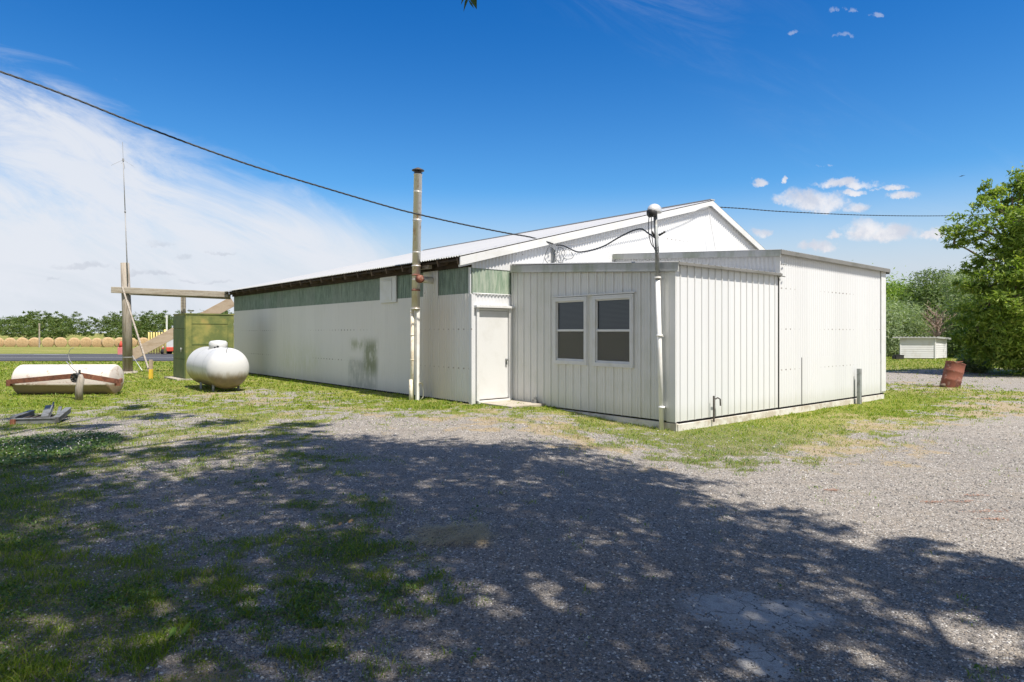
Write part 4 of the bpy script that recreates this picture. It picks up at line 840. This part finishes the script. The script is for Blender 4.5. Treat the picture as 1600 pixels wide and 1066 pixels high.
mb = MB(); mb.tube([dc+V(.10, -.24, .02), dc+V(.10, -.27, .02)], .03, 10); mb.tube([dc+V(.02, -.24, .0), dc+V(.02, -.27, .0)], .022, 10); mb.build('port', M['black'], tk)
for s_ in (.15, 1.5):
    for sd_ in (-1, 1):
        mb = MB(); n_ = np.cross(ax_, UP); base = ta0+ax_*s_+n_*sd_*.33; mb.beam(base-UP*.05, base+UP*.22, .03, .06, V(1, 0, 0)); mb.build('foot', M['graymetal'], tk)
mb = MB(); q = ta0-ax_*.05+UP*(zc+R0); mb.tube([q+V(.0, 0, -.02), q+V(.02, -.12, -.02), q+V(.08, -.28, -.10)], .008, 6); mb.build('copper_line', M['black'], tk)
# lawn roller
r0 = un(28, 614, 0); r1 = un(187, 614, 0); rr0 = V(-12.95, 17.45, 0); rr1 = V(-10.48, 17.55, 0); rax = (rr1-rr0)/np.linalg.norm(rr1-rr0); RL = np.linalg.norm(rr1-rr0); RR = .40
rol = E('lawn_roller', 'big pale rust-spotted lawn roller drum with a brown steel drawbar frame', 'roller', (rr0+rr1)/2)
mb = MB(); cz = UP*(RR-.02); pr = [(.0, .05), (.001, .355), (.012, .375), (.035, .392), (.06, RR), (RL-.06, RR), (RL-.035, .392), (RL-.012, .375), (RL-.001, .355), (RL, .05)]
mb.tube([rr0+rax*a+cz for a, r in pr], [r for a, r in pr], 44); mb.build('drum', M['roller'], rol, True)
fw = V(0.35, -.93, 0); mb = MB(); apx = V(-10.52, 16.15, .58)
for e, s_ in ((rr0-rax*.12, 1), (rr1+rax*.12, -1)):
    f0 = e+fw*.50+UP*.36; mb.beam(f0, apx, .06, .12); mb.beam(e+UP*.36, f0+UP*-.03, .06, .10); mb.box(f0+UP*-.03, .10, .10, .16)
mb.build('drawbar', M['rust'], rol)
mb = MB(); mb.beam(rr0+V(.03, -.43, .30), rr1+V(-.03, -.43, .30), .04, .035); mb.build('cross_bar', M['rollerbar'], rol)
mb = MB(); mb.tube([apx+V(-.06, -.03, -.03), apx+V(-.0, -.12, -.05)], .10, 14); mb.tube([apx+V(.0, -.05, .0), apx+V(.0, -.05, .14)], .025, 8); mb.box(apx+V(-.05, -.1, -.1), .16, .10, .1)
for q in range(10): an = q*.628; mb.tube([apx+V(-.04+.09*math.cos(an), -.16, -.05+.10*math.sin(an)), apx+V(-.04+.09*math.cos(an+.6), -.17, -.05+.10*math.sin(an+.6))], .022, 6)
mb.build('hitch', M['black'], rol, True)
mb = MB(); h0 = apx+V(-.02, -.08, .05); mb.tube(smooth_path([h0, h0+V(-.20, .15, .16), h0+V(-.42, .3, .36), h0+V(-.40, .3, .56), h0+V(-.30, .3, .62)], 20), .007, 6); mb.tube(smooth_path([h0, h0+V(-.18, .1, .10), h0+V(-.38, .15, .28)], 10), .012, 6); mb.build('hose', M['cable_grey'], rol, True)
jb = apx+V(.10, -.22, 0); jb[2] = 0; mb = MB(); mb.tube([jb-UP*.05, jb+UP*.30, jb+V(.03, .02, .5), jb+V(.0, .06, .60)], [.085, .082, .075, .04], 14); meta(mb.build('prop_post', M['old_wood'], None, True), 'short round grey wooden post propping up the roller drawbar', 'post')
# scrap tray
s0 = un(56, 662, 0); s0 = V(-8.55, 12.05, .0)
scr = E('scrap_frame', 'dark rectangular metal grate with bent rails lying in the grass at the left edge', 'scrap metal', s0)
sx_ = V(.98, .18, 0)*.74; sy_ = V(-.25, .97, 0)*.95; mb = MB(); mb.box(s0+UP*.05, .86, .62, .03, sx_, sy_)
for k in range(5): mb.beam(s0+sx_*(-.36+k*.15)-sy_*.3+UP*.075, s0+sx_*(-.36+k*.15)+sy_*.3+UP*.085, .03, .02)
mb.build('grate', M['darkgrate'], scr)
for a, b_, z0, z1 in (((-.45, -.36), (-.42, .38), .09, .12), ((-.46, -.36), (.47, -.34), .05, .05), ((.47, -.34), (.40, .40), .06, .16)):
    mb = MB(); mb.beam(s0+sx_*a[0]+sy_*a[1]+UP*z0, s0+sx_*b_[0]+sy_*b_[1]+UP*z1, .07, .09); mb.beam(s0+sx_*a[0]+sy_*a[1]+UP*(z0+.05), s0+sx_*b_[0]+sy_*b_[1]+UP*(z1+.05), .10, .012); mb.build('side_rail', M['scrapmetal'], scr)
mb = MB(); mb.beam(s0+sx_*.22-sy_*.30+UP*.12, s0+sx_*-.10+sy_*.55+UP*.24, .14, .02); mb.beam(s0+sx_*.30-sy_*.30+UP*.15, s0+sx_*-.02+sy_*.55+UP*.27, .02, .08); mb.beam(s0+sx_*.44-sy_*.2+UP*.12, s0+sx_*.16+sy_*.5+UP*.2, .05, .05); mb.build('bent_channel', M['scrapmetal'], scr)
mb = MB(); mb.box(s0-sx_*.42-sy_*.42+UP*.05, .10, .07, .10, sx_, sy_); mb.build('end_block', M['rust'], scr)

# ------------------------------------------------------------------ far field
def flat(name, poly, mat_, lift, sub=14):
    """a sheet on the ground from two edge lines"""
    a, b_ = poly; n = 24; vs = []; fs = []
    for j in range(sub+1):
        for i in range(n+1):
            p = (a[0]*(1-i/n)+a[1]*i/n)*(1-j/sub)+(b_[0]*(1-i/n)+b_[1]*i/n)*j/sub
            vs.append(V(p[0], p[1], float(gz(p[0], p[1]))+lift))
    for j in range(sub):
        for i in range(n): q = j*(n+1)+i; fs.append((q, q+1, q+n+2, q+n+1))
    mb = MB(); mb.add(vs, fs); return mb.build(name, mat_)
rw = flat('runway', ((V(-120, 37.2, 0), V(0, 38.0, 0)), (V(-120, 53, 0), V(0, 54, 0))), M['asphalt'], .035); meta(rw, kind='structure')
l1 = flat('runway_line', ((V(-110, 43.3, 0), V(-10, 43.6, 0)), (V(-110, 43.5, 0), V(-10, 43.8, 0))), M['line'], .041, 2); meta(l1, kind='structure')
l2 = flat('runway_line', ((V(-75, 47.2, 0), V(-37.5, 51.6, 0)), (V(-75, 47.5, 0), V(-37.5, 52.0, 0))), M['line'], .041, 2); meta(l2, kind='structure')
l3 = flat('runway_line', ((V(-37.5, 51.6, 0), V(-34, 50.4, 0)), (V(-37.5, 52.0, 0), V(-34, 50.8, 0))), M['line'], .042, 2); meta(l3, kind='structure')
# round bales
def bale(loc, r, rz_, label):
    e = E('hay_bale', label, 'hay bale', loc, 'round hay bales in a row along the far field')
    mb = MB(); a = V(math.sin(rz_), math.cos(rz_), 0); c = V(*loc)+UP*(r-.12); h = .65
    mb.tube([c-a*h, c-a*(h-.03), c-a*(h-.10), c+a*(h-.1), c+a*(h-.03), c+a*h], [r*.90, r*.96, r, r, r*.96, r*.9], 28); mb.build('roll', M['hay'], e, True)
    mb = MB()
    for k, q in enumerate((.2, .45, .7)): mb.tube([c-a*(h+.004), c-a*(h+.02)], [r*q, r*q-.05], 22, False)
    mb.build('spiral_end', M['straw'], e)
bx = [-3, 16, 35, 54, 75, 94.5, 116, 134.6, 151.6, 168.5, 187.6, 205, 224, 246]
bn = ['at the left edge of the photo', 'second from the left edge', 'third from the left edge', 'just left of the thin field post', 'just right of the thin field post', 'in the middle of the row', 'right of the widest gap in the row', 'third left of the red pump', 'second left of the red pump', 'nearest the red pump on its left', 'half hidden behind the red pump', 'mostly behind the wooden pole', 'between the pole and the leaning brace', 'behind the row of yellow bollards']
for i, px in enumerate(bx):
    d = 89+RNG.random()*3; x = (px-800)/F*d; bale((x, d, float(gz(x, d))-.05), .70+.06*RNG.random(), R_(8)*(RNG.random()-.5)-R_(36), 'round tan hay bale '+bn[i])
# bollards
for i, px in enumerate((232.5, 236.5, 240.5, 244.8, 248.8, 253, 258)):
    big = px == 258; d = 53 if not big else 51.5; x = (px-800)/F*d; z = float(gz(x, d)); hb = 1.75 if not big else 1.95; r = .06 if not big else .09
    e = E('bollard', ['pale yellow bollard nearest the leaning brace', 'second yellow bollard from the leaning brace', 'third yellow bollard from the leaning brace', 'middle yellow bollard of the far row', 'third yellow bollard from the green cabinet', 'second yellow bollard from the green cabinet', 'thickest yellow bollard at the green cabinet end of the row'][i], 'bollard', (x, d, z), 'yellow bollards by the far runway')
    mb = MB(); mb.tube([V(x, d, z-.1), V(x, d, z+hb), V(x, d, z+hb+.03)], [r, r, r*.5], 12); mb.build('pipe', M['pale_yellow'], e, True)
    mb = MB(); mb.tube([V(x, d, z), V(x, d, z+.14)], r*1.35, 12); mb.build('collar', M['darkgrate'], e, True)
fp = at(189, 550, 51.5); fz = float(gz(fp[0], fp[1])); pm = E('fuel_pump', 'small faded red fuel pump left of the wooden pole, far off by the runway', 'fuel pump', V(fp[0], fp[1], fz))
mb = MB(); c = V(fp[0], fp[1], fz); mb.box(c+UP*.30, .38, .3, .60); bevel(mb.build('body', M['pink'], pm), .03); mb = MB(); mb.tube([c+UP*.58, c+UP*.85, c+UP*.95, c+UP*1.08], [.15, .13, .07, .04], 14); mb.build('head', M['redpaint'], pm, True); mb = MB(); mb.tube([c+V(-.2, 0, .9), c+V(-.24, 0, .5), c+V(-.24, 0, .1)], .02, 6); mb.build('hose', M['black'], pm)
# small parked tug behind the cabinet
tg = at(270, 552, 53); tz = float(gz(tg[0], tg[1])); T = V(tg[0], tg[1], tz); tug = E('parked_mower', 'red and white machine parked by the bollards, mostly hidden by the green cabinet', 'mower', T)
mb = MB(); mb.box(T+V(0, 0, .42), 1.5, .8, .34, taper=.85); mb.box(T+V(.3, 0, .75), .7, .6, .4, taper=.8); bevel(mb.build('body', M['redpaint'], tug), .04)
mb = MB(); mb.add([T+V(-.75, -.3, .55), T+V(.2, -.3, .6), T+V(.3, -.3, 1.45), T+V(-.75, .3, .55), T+V(.2, .3, .6), T+V(.3, .3, 1.45)], [(0, 1, 2), (5, 4, 3), (0, 3, 4, 1), (1, 4, 5, 2), (2, 5, 3, 0)]); mb.build('grass_catcher', M['trim'], tug)
for dx in (-.5, .5):
    for dy in (-.42, .42): mb = MB(); mb.tube([T+V(dx, dy-.08, .22), T+V(dx, dy+.08, .22)], .24, 18); mb.build('wheel', M['black'], tug, True)
for px, py0, py1, d, lab in ((61.5, 507, 541, 88, 'thin pale post in the far field among the hay bales'), (260.5, 495, 536, 70, 'tall thin white pole beyond the yellow bollards')):
    q = at(px, py0, d); mb = MB(); z = float(gz(q[0], q[1])); mb.tube([V(q[0], q[1], z), V(q[0], q[1], q[2])], .09, 8); mb.box(V(q[0], q[1], q[2]), .16, .16, .3); meta(mb.build('field_post', M['beam_wood'] if px < 100 else M['trim']), lab, 'post')
bq = at(1503, 275, 60); mb = MB(); mb.add([bq+V(-.3, 0, -.10), bq+V(-.02, .08, .03), bq+V(-.02, -.08, .0), bq+V(.04, .08, .04), bq+V(.04, -.08, .0), bq+V(.34, 0, .07), bq+V(.02, .2, 0), bq+V(.0, -.16, -.02), bq+V(0, 0, .05), bq+V(.01, 0, -.04)], [(0, 2, 1), (3, 4, 5), (1, 8, 3), (2, 9, 4), (1, 2, 4, 3), (6, 8, 9), (7, 9, 8), (0, 1, 9), (5, 3, 9)]); meta(mb.build('bird', M['black']), 'tiny dark bird gliding in the blue sky left of the big tree', 'bird')

# ------------------------------------------------------------------ trees
def leaves(blobs, n, size, seed, clump=.28, flat_=.5, shell=.55, aspect=.6):
    rg = np.random.default_rng(seed); blobs = [(np.array(c, float), np.array(r, float)*np.ones(3)) for c, r in blobs]
    vol = np.array([np.prod(r)**(2/3) for c, r in blobs]); pr = vol/vol.sum(); nc = max(n//45, 1); bi = rg.choice(len(blobs), nc, p=pr)
    dirs = rg.normal(size=(nc, 3)); dirs /= np.linalg.norm(dirs, axis=1)[:, None]; rad = (shell+(1-shell)*rg.random(nc))[:, None]*(.85+.3*rg.random((nc, 1)))
    C = np.array([blobs[i][0] for i in bi]); Rr = np.array([blobs[i][1] for i in bi]); cc = C+dirs*Rr*rad
    ci = rg.integers(0, nc, n); cs = clump*(.5+rg.random(nc)); sg_ = Rr[ci].mean(1, keepdims=True)*cs[ci][:, None]
    p = cc[ci]+rg.normal(size=(n, 3))*sg_*np.array([1, 1, .6]); s = size*(.55+.9*rg.random(n))[:, None]
    nn = rg.normal(size=(n, 3))+np.array([0, 0, .8])+(p-C[ci])/Rr[ci].mean()*.5; nn /= np.linalg.norm(nn, axis=1)[:, None]
    a = np.cross(nn, rg.normal(size=(n, 3))); a /= np.linalg.norm(a, axis=1)[:, None]; c = np.cross(nn, a)
    v = np.stack([p-a*s, p+c*s*aspect*.5-a*s*.1, p+a*s, p-c*s*aspect*.5-a*s*.1], 1).reshape(-1, 3)
    return v, np.arange(n*4).reshape(n, 4), cc
def limb_path(p, q, rg, bend=.12):
    L = np.linalg.norm(q-p); out = []
    for t in np.linspace(0, 1, 6): out.append(p*(1-t)+q*t+rg.normal(size=3)*bend*L*.25*math.sin(math.pi*t)+UP*bend*L*math.sin(math.pi*t)*.5)
    return out
def tree(name, label, cat, base, blobs, n, size, mt, r0=.2, seed=1, hfork=.35, group=None, nl=14, bark='bark', **kw):
    base = np.array(base, float); e = E(name, label, cat, base, group); v, f, cc = leaves(blobs, n, size, seed, **kw); fast('crown', v, f, M[mt], e)
    rg = np.random.default_rng(seed+5); C = np.mean([np.array(c) for c, r in blobs], 0); top = max(c[2] for c, r in blobs); mb = MB()
    fk = base+(C-base)*V(.35, .35, 0)+UP*((top-base[2])*hfork); tip = base+(C-base)*V(.8, .8, 0)+UP*(top-base[2])*.92
    mb.tube([base-UP*.2, base+UP*.3, fk, (fk+tip)/2+rg.normal(size=3)*.15, tip], [r0*1.3, r0, r0*.7, r0*.4, r0*.08], 10)
    for c, r in blobs: mb.tube(limb_path(fk+(tip-fk)*rg.random()*.6, np.array(c), rg), list(np.linspace(r0*.38, r0*.05, 6)), 6)
    for k in range(nl):
        q = cc[rg.integers(0, len(cc))]; i = min(range(len(blobs)), key=lambda j: np.linalg.norm(np.array(blobs[j][0])-q)); mb.tube(limb_path(np.array(blobs[i][0]), q, rg), list(np.linspace(r0*.14, r0*.02, 6)), 5)
    mb.build('trunk', M[bark], e, True); return e
def pb_(lst, d, seed=0):
    rg = np.random.default_rng(seed); return [(at(px, py, d+dd), np.array([r, r*1.1, r*.85])) for px, py, r, dd in [(t+(0,))[:4] if len(t) == 3 else t for t in lst]]
big = pb_([(1503, 352, .62, 0), (1490, 380, .45, .5), (1522, 372, .5, 1), (1536, 318, .42, -.5), (1548, 296, .38, 0), (1562, 308, .45, 0), (1590, 282, .5, 0), (1575, 322, .55, .5), (1618, 290, .9, 0), (1640, 330, 1.4, 1), (1552, 352, .6, -1), (1600, 345, .8, -1.5), (1580, 385, .7, -1), (1625, 385, 1.3, -1), (1540, 400, .55, 0), (1518, 420, .42, 0), (1500, 445, .35, 0), (1527, 450, .5, -.6), (1560, 432, .7, -1.2), (1600, 425, .8, -1.8), (1640, 440, 1.5, -1),
           (1545, 478, .7, -.8), (1585, 470, .8, -1.8), (1513, 490, .5, 0), (1528, 512, .6, 0), (1565, 510, .8, -1.2), (1605, 515, 1.1, -1.2), (1645, 520, 1.6, 0), (1508, 530, .5, .5), (1538, 545, .7, 0), (1575, 552, .8, -.8), (1612, 560, 1.1, -.5), (1670, 400, 2, 1), (1700, 470, 2, 0)], 28.5)
tb_ = un(1600, 585, -.18)
tree('broadleaf_tree', 'big bright green broadleaf tree at the right edge with foliage down to the ground', 'tree', V(23.4, 29.5, -.2), big, 60000, .10, 'leaf_big', .30, 3, clump=.26, shell=.55, nl=90)
tree('bush', 'low grey green bush spilling out behind the leaning barrel', 'bush', un(1518, 582, -.2)+V(0, .6, 0), pb_([(1513, 566, .38), (1528, 570, .42), (1505, 572, .25)], 30), 5000, .09, 'leaf_silver', .05, 9, nl=6)
tree('willow_tree', 'round silvery willow standing left behind the pump house', 'tree', un(1402, 558, -.2)+V(0, 2, 0), pb_([(1385, 500, 1.6), (1408, 500, 1.9), (1395, 530, 2.0), (1418, 530, 1.5), (1425, 515, 1.0), (1370, 530, 2.2)], 50), 30000, .13, 'leaf_silver', .2, 4, clump=.2, aspect=.35, nl=16)
tree('broadleaf_tree', 'mid green tree whose rounded top shows above the silvery willow', 'tree', at(1395, 545, 62), pb_([(1390, 470, 2.1), (1403, 478, 1.9), (1372, 480, 3), (1395, 510, 3), (1380, 530, 3)], 62), 30000, .16, 'leaf_mid', .3, 5, nl=10)
tree('broadleaf_tree', 'dark green tree with pale leaf undersides rising behind the pump house', 'tree', at(1455, 545, 56), pb_([(1455, 447, 1.7), (1435, 465, 1.7), (1478, 460, 1.9), (1455, 485, 2.4), (1430, 500, 1.8), (1485, 500, 2.2), (1440, 530, 2.2), (1475, 535, 2.4), (1500, 450, 1.6), (1498, 475, 1.9)], 56), 34000, .15, 'leaf_dark', .3, 6, clump=.2, aspect=.45, nl=16)
tree('broadleaf_tree', 'grey leaved tree between the dark tree and the big bright one', 'tree', at(1505, 548, 50), pb_([(1500, 445, 1.1), (1512, 470, 1.4), (1505, 505, 1.7), (1495, 530, 1.5), (1530, 480, 2), (1540, 530, 2)], 50), 26000, .12, 'leaf_silver', .25, 12, aspect=.45, nl=10)
tree('broadleaf_tree', 'dense dark tree in the gap behind the big bright tree', 'tree', at(1560, 550, 46), pb_([(1540, 500, 2.2), (1580, 480, 2.8), (1620, 500, 3), (1600, 540, 2.4), (1530, 540, 1.8), (1680, 470, 4)], 46), 36000, .14, 'leaf_dark', .3, 13, nl=8)
de = E('dead_tree', 'bare pinkish brown dead tree standing behind the pump house', 'dead tree', at(1466, 557, 47)); rg = np.random.default_rng(8); mb = MB(); b0 = at(1466, 558, 47); t0_ = at(1463, 486, 47)
mb.tube([b0, (b0+t0_)/2+V(.1, 0, 0), t0_], [.13, .09, .02], 8)
for k in range(34):
    s = b0+(t0_-b0)*(.2+.75*rg.random()); L = .6+1.0*rg.random(); an = rg.random()*6.28; q = s+V(math.cos(an)*L*.8, math.sin(an)*L*.6, L*.75); pth = limb_path(s, q, rg); mb.tube(pth, list(np.linspace(.035, .007, 6)), 5)
    for j in range(3): w = pth[2+j]; mb.tube([w, w+V(rg.normal()*.3, rg.normal()*.3, .25+.2*rg.random())], [.014, .005], 4)
mb.build('branches', M['deadwood'], de, True)
# far-off wood beyond the bales: reads as one mass
rg = np.random.default_rng(21); fb2 = []
for x in np.arange(-260, 30, 3.0):
    d = 175+rg.random()*40; top = 5.6+2.6*rg.random()**1.5+.8*math.sin(x*.07)+.6*math.sin(x*.31); rr_ = 1.7+1.6*rg.random()
    fb2.append((V(x, d, top-rr_*.8), np.array([rr_*1.15, rr_, rr_*.85]))); fb2.append((V(x+1.5, d-4, top*.45), np.array([rr_*1.3, rr_, top*.40])))
    fb2.append((V(x+rg.random()*3, d-14+rg.random()*6, 1.6), np.array([2.2, 2, 1.9])))
for x in np.arange(-420, 60, 5):
    d = 270+rg.random()*40; top = 8.6+3.0*rg.random()**1.5; rr_ = 2.6+1.8*rg.random(); fb2.append((V(x, d, top-rr_*.8), np.array([rr_*1.4, rr_, rr_*.85]))); fb2.append((V(x, d, top*.4), np.array([4.5, 4, top*.42])))
v, f, _ = leaves(fb2, 420000, .27, 22, clump=.13, shell=.72, aspect=.9); wf = fast('woodland', v, f, M['leaf_far']); meta(wf, 'long belt of dark green woodland on the horizon', 'wood', kind='stuff')
fb3 = [(V(x, 95+rg.random()*20, 3.2), np.array([4.5, 4, 3.8+rg.random()*1.5])) for x in np.arange(40, 190, 4.5)]
v, f, _ = leaves(fb3, 50000, .36, 23, clump=.16, shell=.6, aspect=.8); wf = fast('woodland', v, f, M['leaf_far']); meta(wf, 'dark woodland filling in behind the trees on the right', 'wood', kind='stuff')

# trees round the photographer, out of frame; their shade falls on the yard
def shade_tree(name, label, base, cx, cy, cz, blobs, n, size, seed, r0=.3, **kw):
    """blobs are given as (shadow x, shadow y, height, radius)"""
    k = 1/math.tan(SUN_EL); bl = [(V(x+sh.x*k*(z-gz(x, y)), y+sh.y*k*(z-gz(x, y)), z), np.array([r, r, r*.55])) for x, y, z, r in blobs]
    return tree(name, label, 'tree', base, bl, n, size, 'leaf_shade', r0, seed, **kw)
S1 = [(-1.5, 8.6, 9.2, 1.6), (.2, 8.7, 9.0, 1.3), (-2.7, 9.3, 9.4, 1.3), (1.3, 7.4, 8.5, 1.3), (2.0, 6.0, 8.2, 1.2), (3.0, 5.0, 7.8, 1.1), (3.6, 4.4, 7.4, 1.0), (-.4, 6.6, 8.8, 1.6), (.8, 5.2, 8.4, 1.5), (-2.5, 7.0, 9.0, 1.7), (-1.0, 4.6, 8.6, 1.8),
      (1.9, 3.9, 8.0, 1.2), (-3.0, 4.8, 8.8, 1.8), (.5, 3.2, 8.2, 1.4), (-2.0, 2.4, 8.8, 1.8), (2.5, 2.8, 7.8, 1.0), (4.2, 3.2, 7.4, 1.0), (-4.6, 6.6, 9.4, 1.6), (1.5, 1.2, 8.0, 1.7), (-.8, .4, 8.4, 1.8), (4.2, 1.2, 7.6, 1.5), (5.0, 4.2, 7.2, .9),
      (0, -2.5, 8.2, 2.6), (-3, -2, 8.4, 2.5), (3.5, -2.5, 7.8, 2.5), (0, -6, 8, 2.8), (-4, -5.5, 8, 2.6), (4, -6, 7.6, 2.6), (6.5, -.5, 7.2, 2.0)]  # unseen crown masses behind the camera, added to darken the foreground
shade_tree('overhanging_tree', 'tall leafy tree above the photographer, its shade dappling the gravel', V(3.2, -1.6, -.2), 0, 0, 0, S1, 145000, .095, 31, .34, clump=.15, shell=.3, nl=20)
S2 = [(-4.5, 9.2, 10.5, .9), (-6.5, 9.9, 11, .9), (-8.8, 10.6, 11.5, .8), (-10.6, 11.8, 12, .8), (-9.2, 12.7, 12.6, .6), (-6.9, 12.9, 12.8, .6), (-5.2, 11.9, 12, .6), (-3.6, 11.6, 11.6, .5), (-8.2, 14.3, 13.4, .5), (-7.4, 11.4, 12, .5), (-6.0, 7.6, 10.6, 1.4), (-8.3, 8.4, 11, 1.4), (-4.2, 4.0, 9.6, 1.6), (-5.6, 5.6, 10, 1.5), (-3.6, 2.2, 9.4, 1.5), (-7.4, 6.4, 10.8, 1.4), (-5.4, 3.0, 9.8, 1.5), (-10.2, 9.6, 11.6, 1.2), (-3.8, 10.4, 10.6, .8)]
shade_tree('overhanging_tree', 'second leafy tree beyond the left edge, dappling the patchy grass', V(-6.2, -.8, 0), 0, 0, 0, S2, 40000, .095, 37, .3, clump=.15, shell=.3, nl=14)
# leafy twig tip that hangs into the top of the view, under the first tree
tw_ = E('hanging_twig', 'tip of a leafy twig hanging from above at the top edge of the sky', 'twig', at(733, -30, 6.0)); mb = MB(); hg = at(735, -160, 6.3)
mb.tube([hg, at(738, -60, 6.1), at(734, -12, 6.0)], [.012, .007, .003], 6); mb.build('stem', M['bark'], tw_, True)
mb = MB()
for (x0, y0, x1, y1, w) in ((733, -14, 724, 19, .014), (735, -14, 745, 15, .030), (728, -12, 720, 8, .012), (738, -20, 752, -4, .02), (730, -20, 712, -6, .02), (731, -2, 741, 14, .010)):
    a = at(x0, y0, 6.0); c = at(x1, y1, 5.97); m_ = (a+c)/2; n_ = V(1, 0, .2); mb.add([a, m_+n_*w, c, m_-n_*w, m_+V(0, -.012, 0)], [(0, 4, 1), (1, 4, 2), (2, 4, 3), (3, 4, 0)])
mb.build('leaf', M['leaf_shade'], tw_)

# ------------------------------------------------------------------ small ground litter
def litter(name, n, cx, cy, rx, ry, L, w, m, label, zup=.012, kind='stuff'):
    a = RNG.random(n)*6.283; r = np.sqrt(RNG.random(n))*(.55+.75*vn(np.cos(a)*2.2+20, np.sin(a)*2.2+cx*7+40))*(.75+.5*RNG.random(n)**3); x = cx+rx*r*np.cos(a); y = cy+ry*r*np.sin(a); an = RNG.normal(size=n)*.9+.3
    l = L*(.4+RNG.random(n)); z = gh(x, y)+.004+zup*RNG.random(n); dx, dy = np.cos(an)*l, np.sin(an)*l; px, py = -np.sin(an)*w, np.cos(an)*w
    v = np.stack([np.stack([x-dx, y-dy, z], -1), np.stack([x+px, y+py, z+.006], -1), np.stack([x+dx, y+dy, z+.002], -1), np.stack([x-px, y-py, z+.006], -1)], 1).reshape(-1, 3)
    return meta(fast(name, v, np.arange(n*4).reshape(n, 4), m), label, 'litter', kind=kind)
sc0 = un(712, 843, -.02); litter('straw', 2600, sc0[0], sc0[1], .46, .38, .034, .0020, M['strawbright'], 'patch of dry straw lying on the shaded gravel', .03)
for i, (px, py, rx) in enumerate(((1540, 800, .25), (1500, 785, .16), (1455, 785, .12), (1525, 775, .14), (1300, 768, .12), (1570, 905, .3), (1550, 812, .12))):
    p = un(px, py, -.19); litter('dead_leaves', 46, p[0], p[1], rx*1.3, .045, .024, .0035, M['rustleaf'], 'thin drift of red brown plant litter on the sunny gravel')['group'] = 'drifts of plant litter on the gravel'
# clover with white heads at the left edge
n = 230; a = RNG.random(n)*6.28; c0_ = un(28, 705, 0); x = c0_[0]+1.0*np.sqrt(RNG.random(n))*np.cos(a); y = c0_[1]+1.3*np.sqrt(RNG.random(n))*np.sin(a); z = gh(x, y)+.05+.05*RNG.random(n); s = .008+.004*RNG.random(n)
oc = np.array([[1, 0, 0], [0, 1, 0], [-1, 0, 0], [0, -1, 0], [0, 0, .9], [0, 0, -.9]]); v = (oc[None]*s[:, None, None]+np.stack([x, y, z], -1)[:, None]).reshape(-1, 3); i = np.arange(n)[:, None]*6
q = np.concatenate([i+f for f in ([0, 1, 4], [1, 2, 4], [2, 3, 4], [3, 0, 4], [1, 0, 5], [2, 1, 5], [3, 2, 5], [0, 3, 5])], 0); meta(fast('clover_flowers', v, q, M['petal']), 'white clover heads in the grass by the left edge', 'clover', kind='stuff')
n = 9000; a = RNG.random(n)*6.28; r = np.sqrt(RNG.random(n)); x = c0_[0]+1.15*r*np.cos(a); y = c0_[1]+1.5*r*np.sin(a); z = gh(x, y)+.02+.04*RNG.random(n); s = .010+.008*RNG.random(n); th = RNG.random(n)*6.28; ux, uy = np.cos(th)*s, np.sin(th)*s; tz_ = RNG.normal(size=n)*.005
v = np.stack([np.stack([x-ux, y-uy, z-tz_], -1), np.stack([x+uy, y-ux, z+tz_], -1), np.stack([x+ux, y+uy, z+tz_], -1), np.stack([x-uy, y+ux, z-tz_], -1)], 1).reshape(-1, 3); meta(fast('clover', v, np.arange(n*4).reshape(n, 4), M['clover']), 'clover patch at the left edge of the yard', 'clover', kind='stuff')
# fallen leafy sprig and a yellow leaf near the photographer
def leaf(name, p, L, w, yaw, tilt, m, label, par=None):
    mb = MB(); d = V(math.cos(yaw), math.sin(yaw), tilt); n_ = V(-math.sin(yaw), math.cos(yaw), .3)
    mb.add([p, p+d*L*.35+n_*w, p+d*L*.75+n_*w*.7+UP*.008, p+d*L+UP*.0, p+d*L*.75-n_*w*.7+UP*.006, p+d*L*.35-n_*w, p+d*L*.5-UP*.008], [(0, 6, 1), (1, 6, 2), (2, 6, 3), (3, 6, 4), (4, 6, 5), (5, 6, 0)])
    o = mb.build(name, m, par)
    if label: meta(o, label, 'leaf')
    return o
fl = un(270, 1004, 0); spg = E('fallen_sprig', 'fresh green sprig of broad leaves lying on the ground near the lower left corner', 'sprig', fl)
for k, (ya, tl2, L) in enumerate(((.2, .5, .055), (1.6, .45, .065), (2.6, .3, .05), (.9, .8, .065), (-.6, .2, .045))): leaf('leaf', fl+V(.02*k-.04, .01*k, .02), L, .016, ya, tl2, M['weed'], None, spg)
for (px, py, L, lab) in ((543, 822, .05, 'curled yellow leaf lying on green weeds'), (528, 826, .035, 'small pale leaf beside the curled yellow one')):
    p = un(px, py, -.0); leaf('fallen_leaf', p+UP*.03, L, .025, .4, .25, M['straw'], lab)
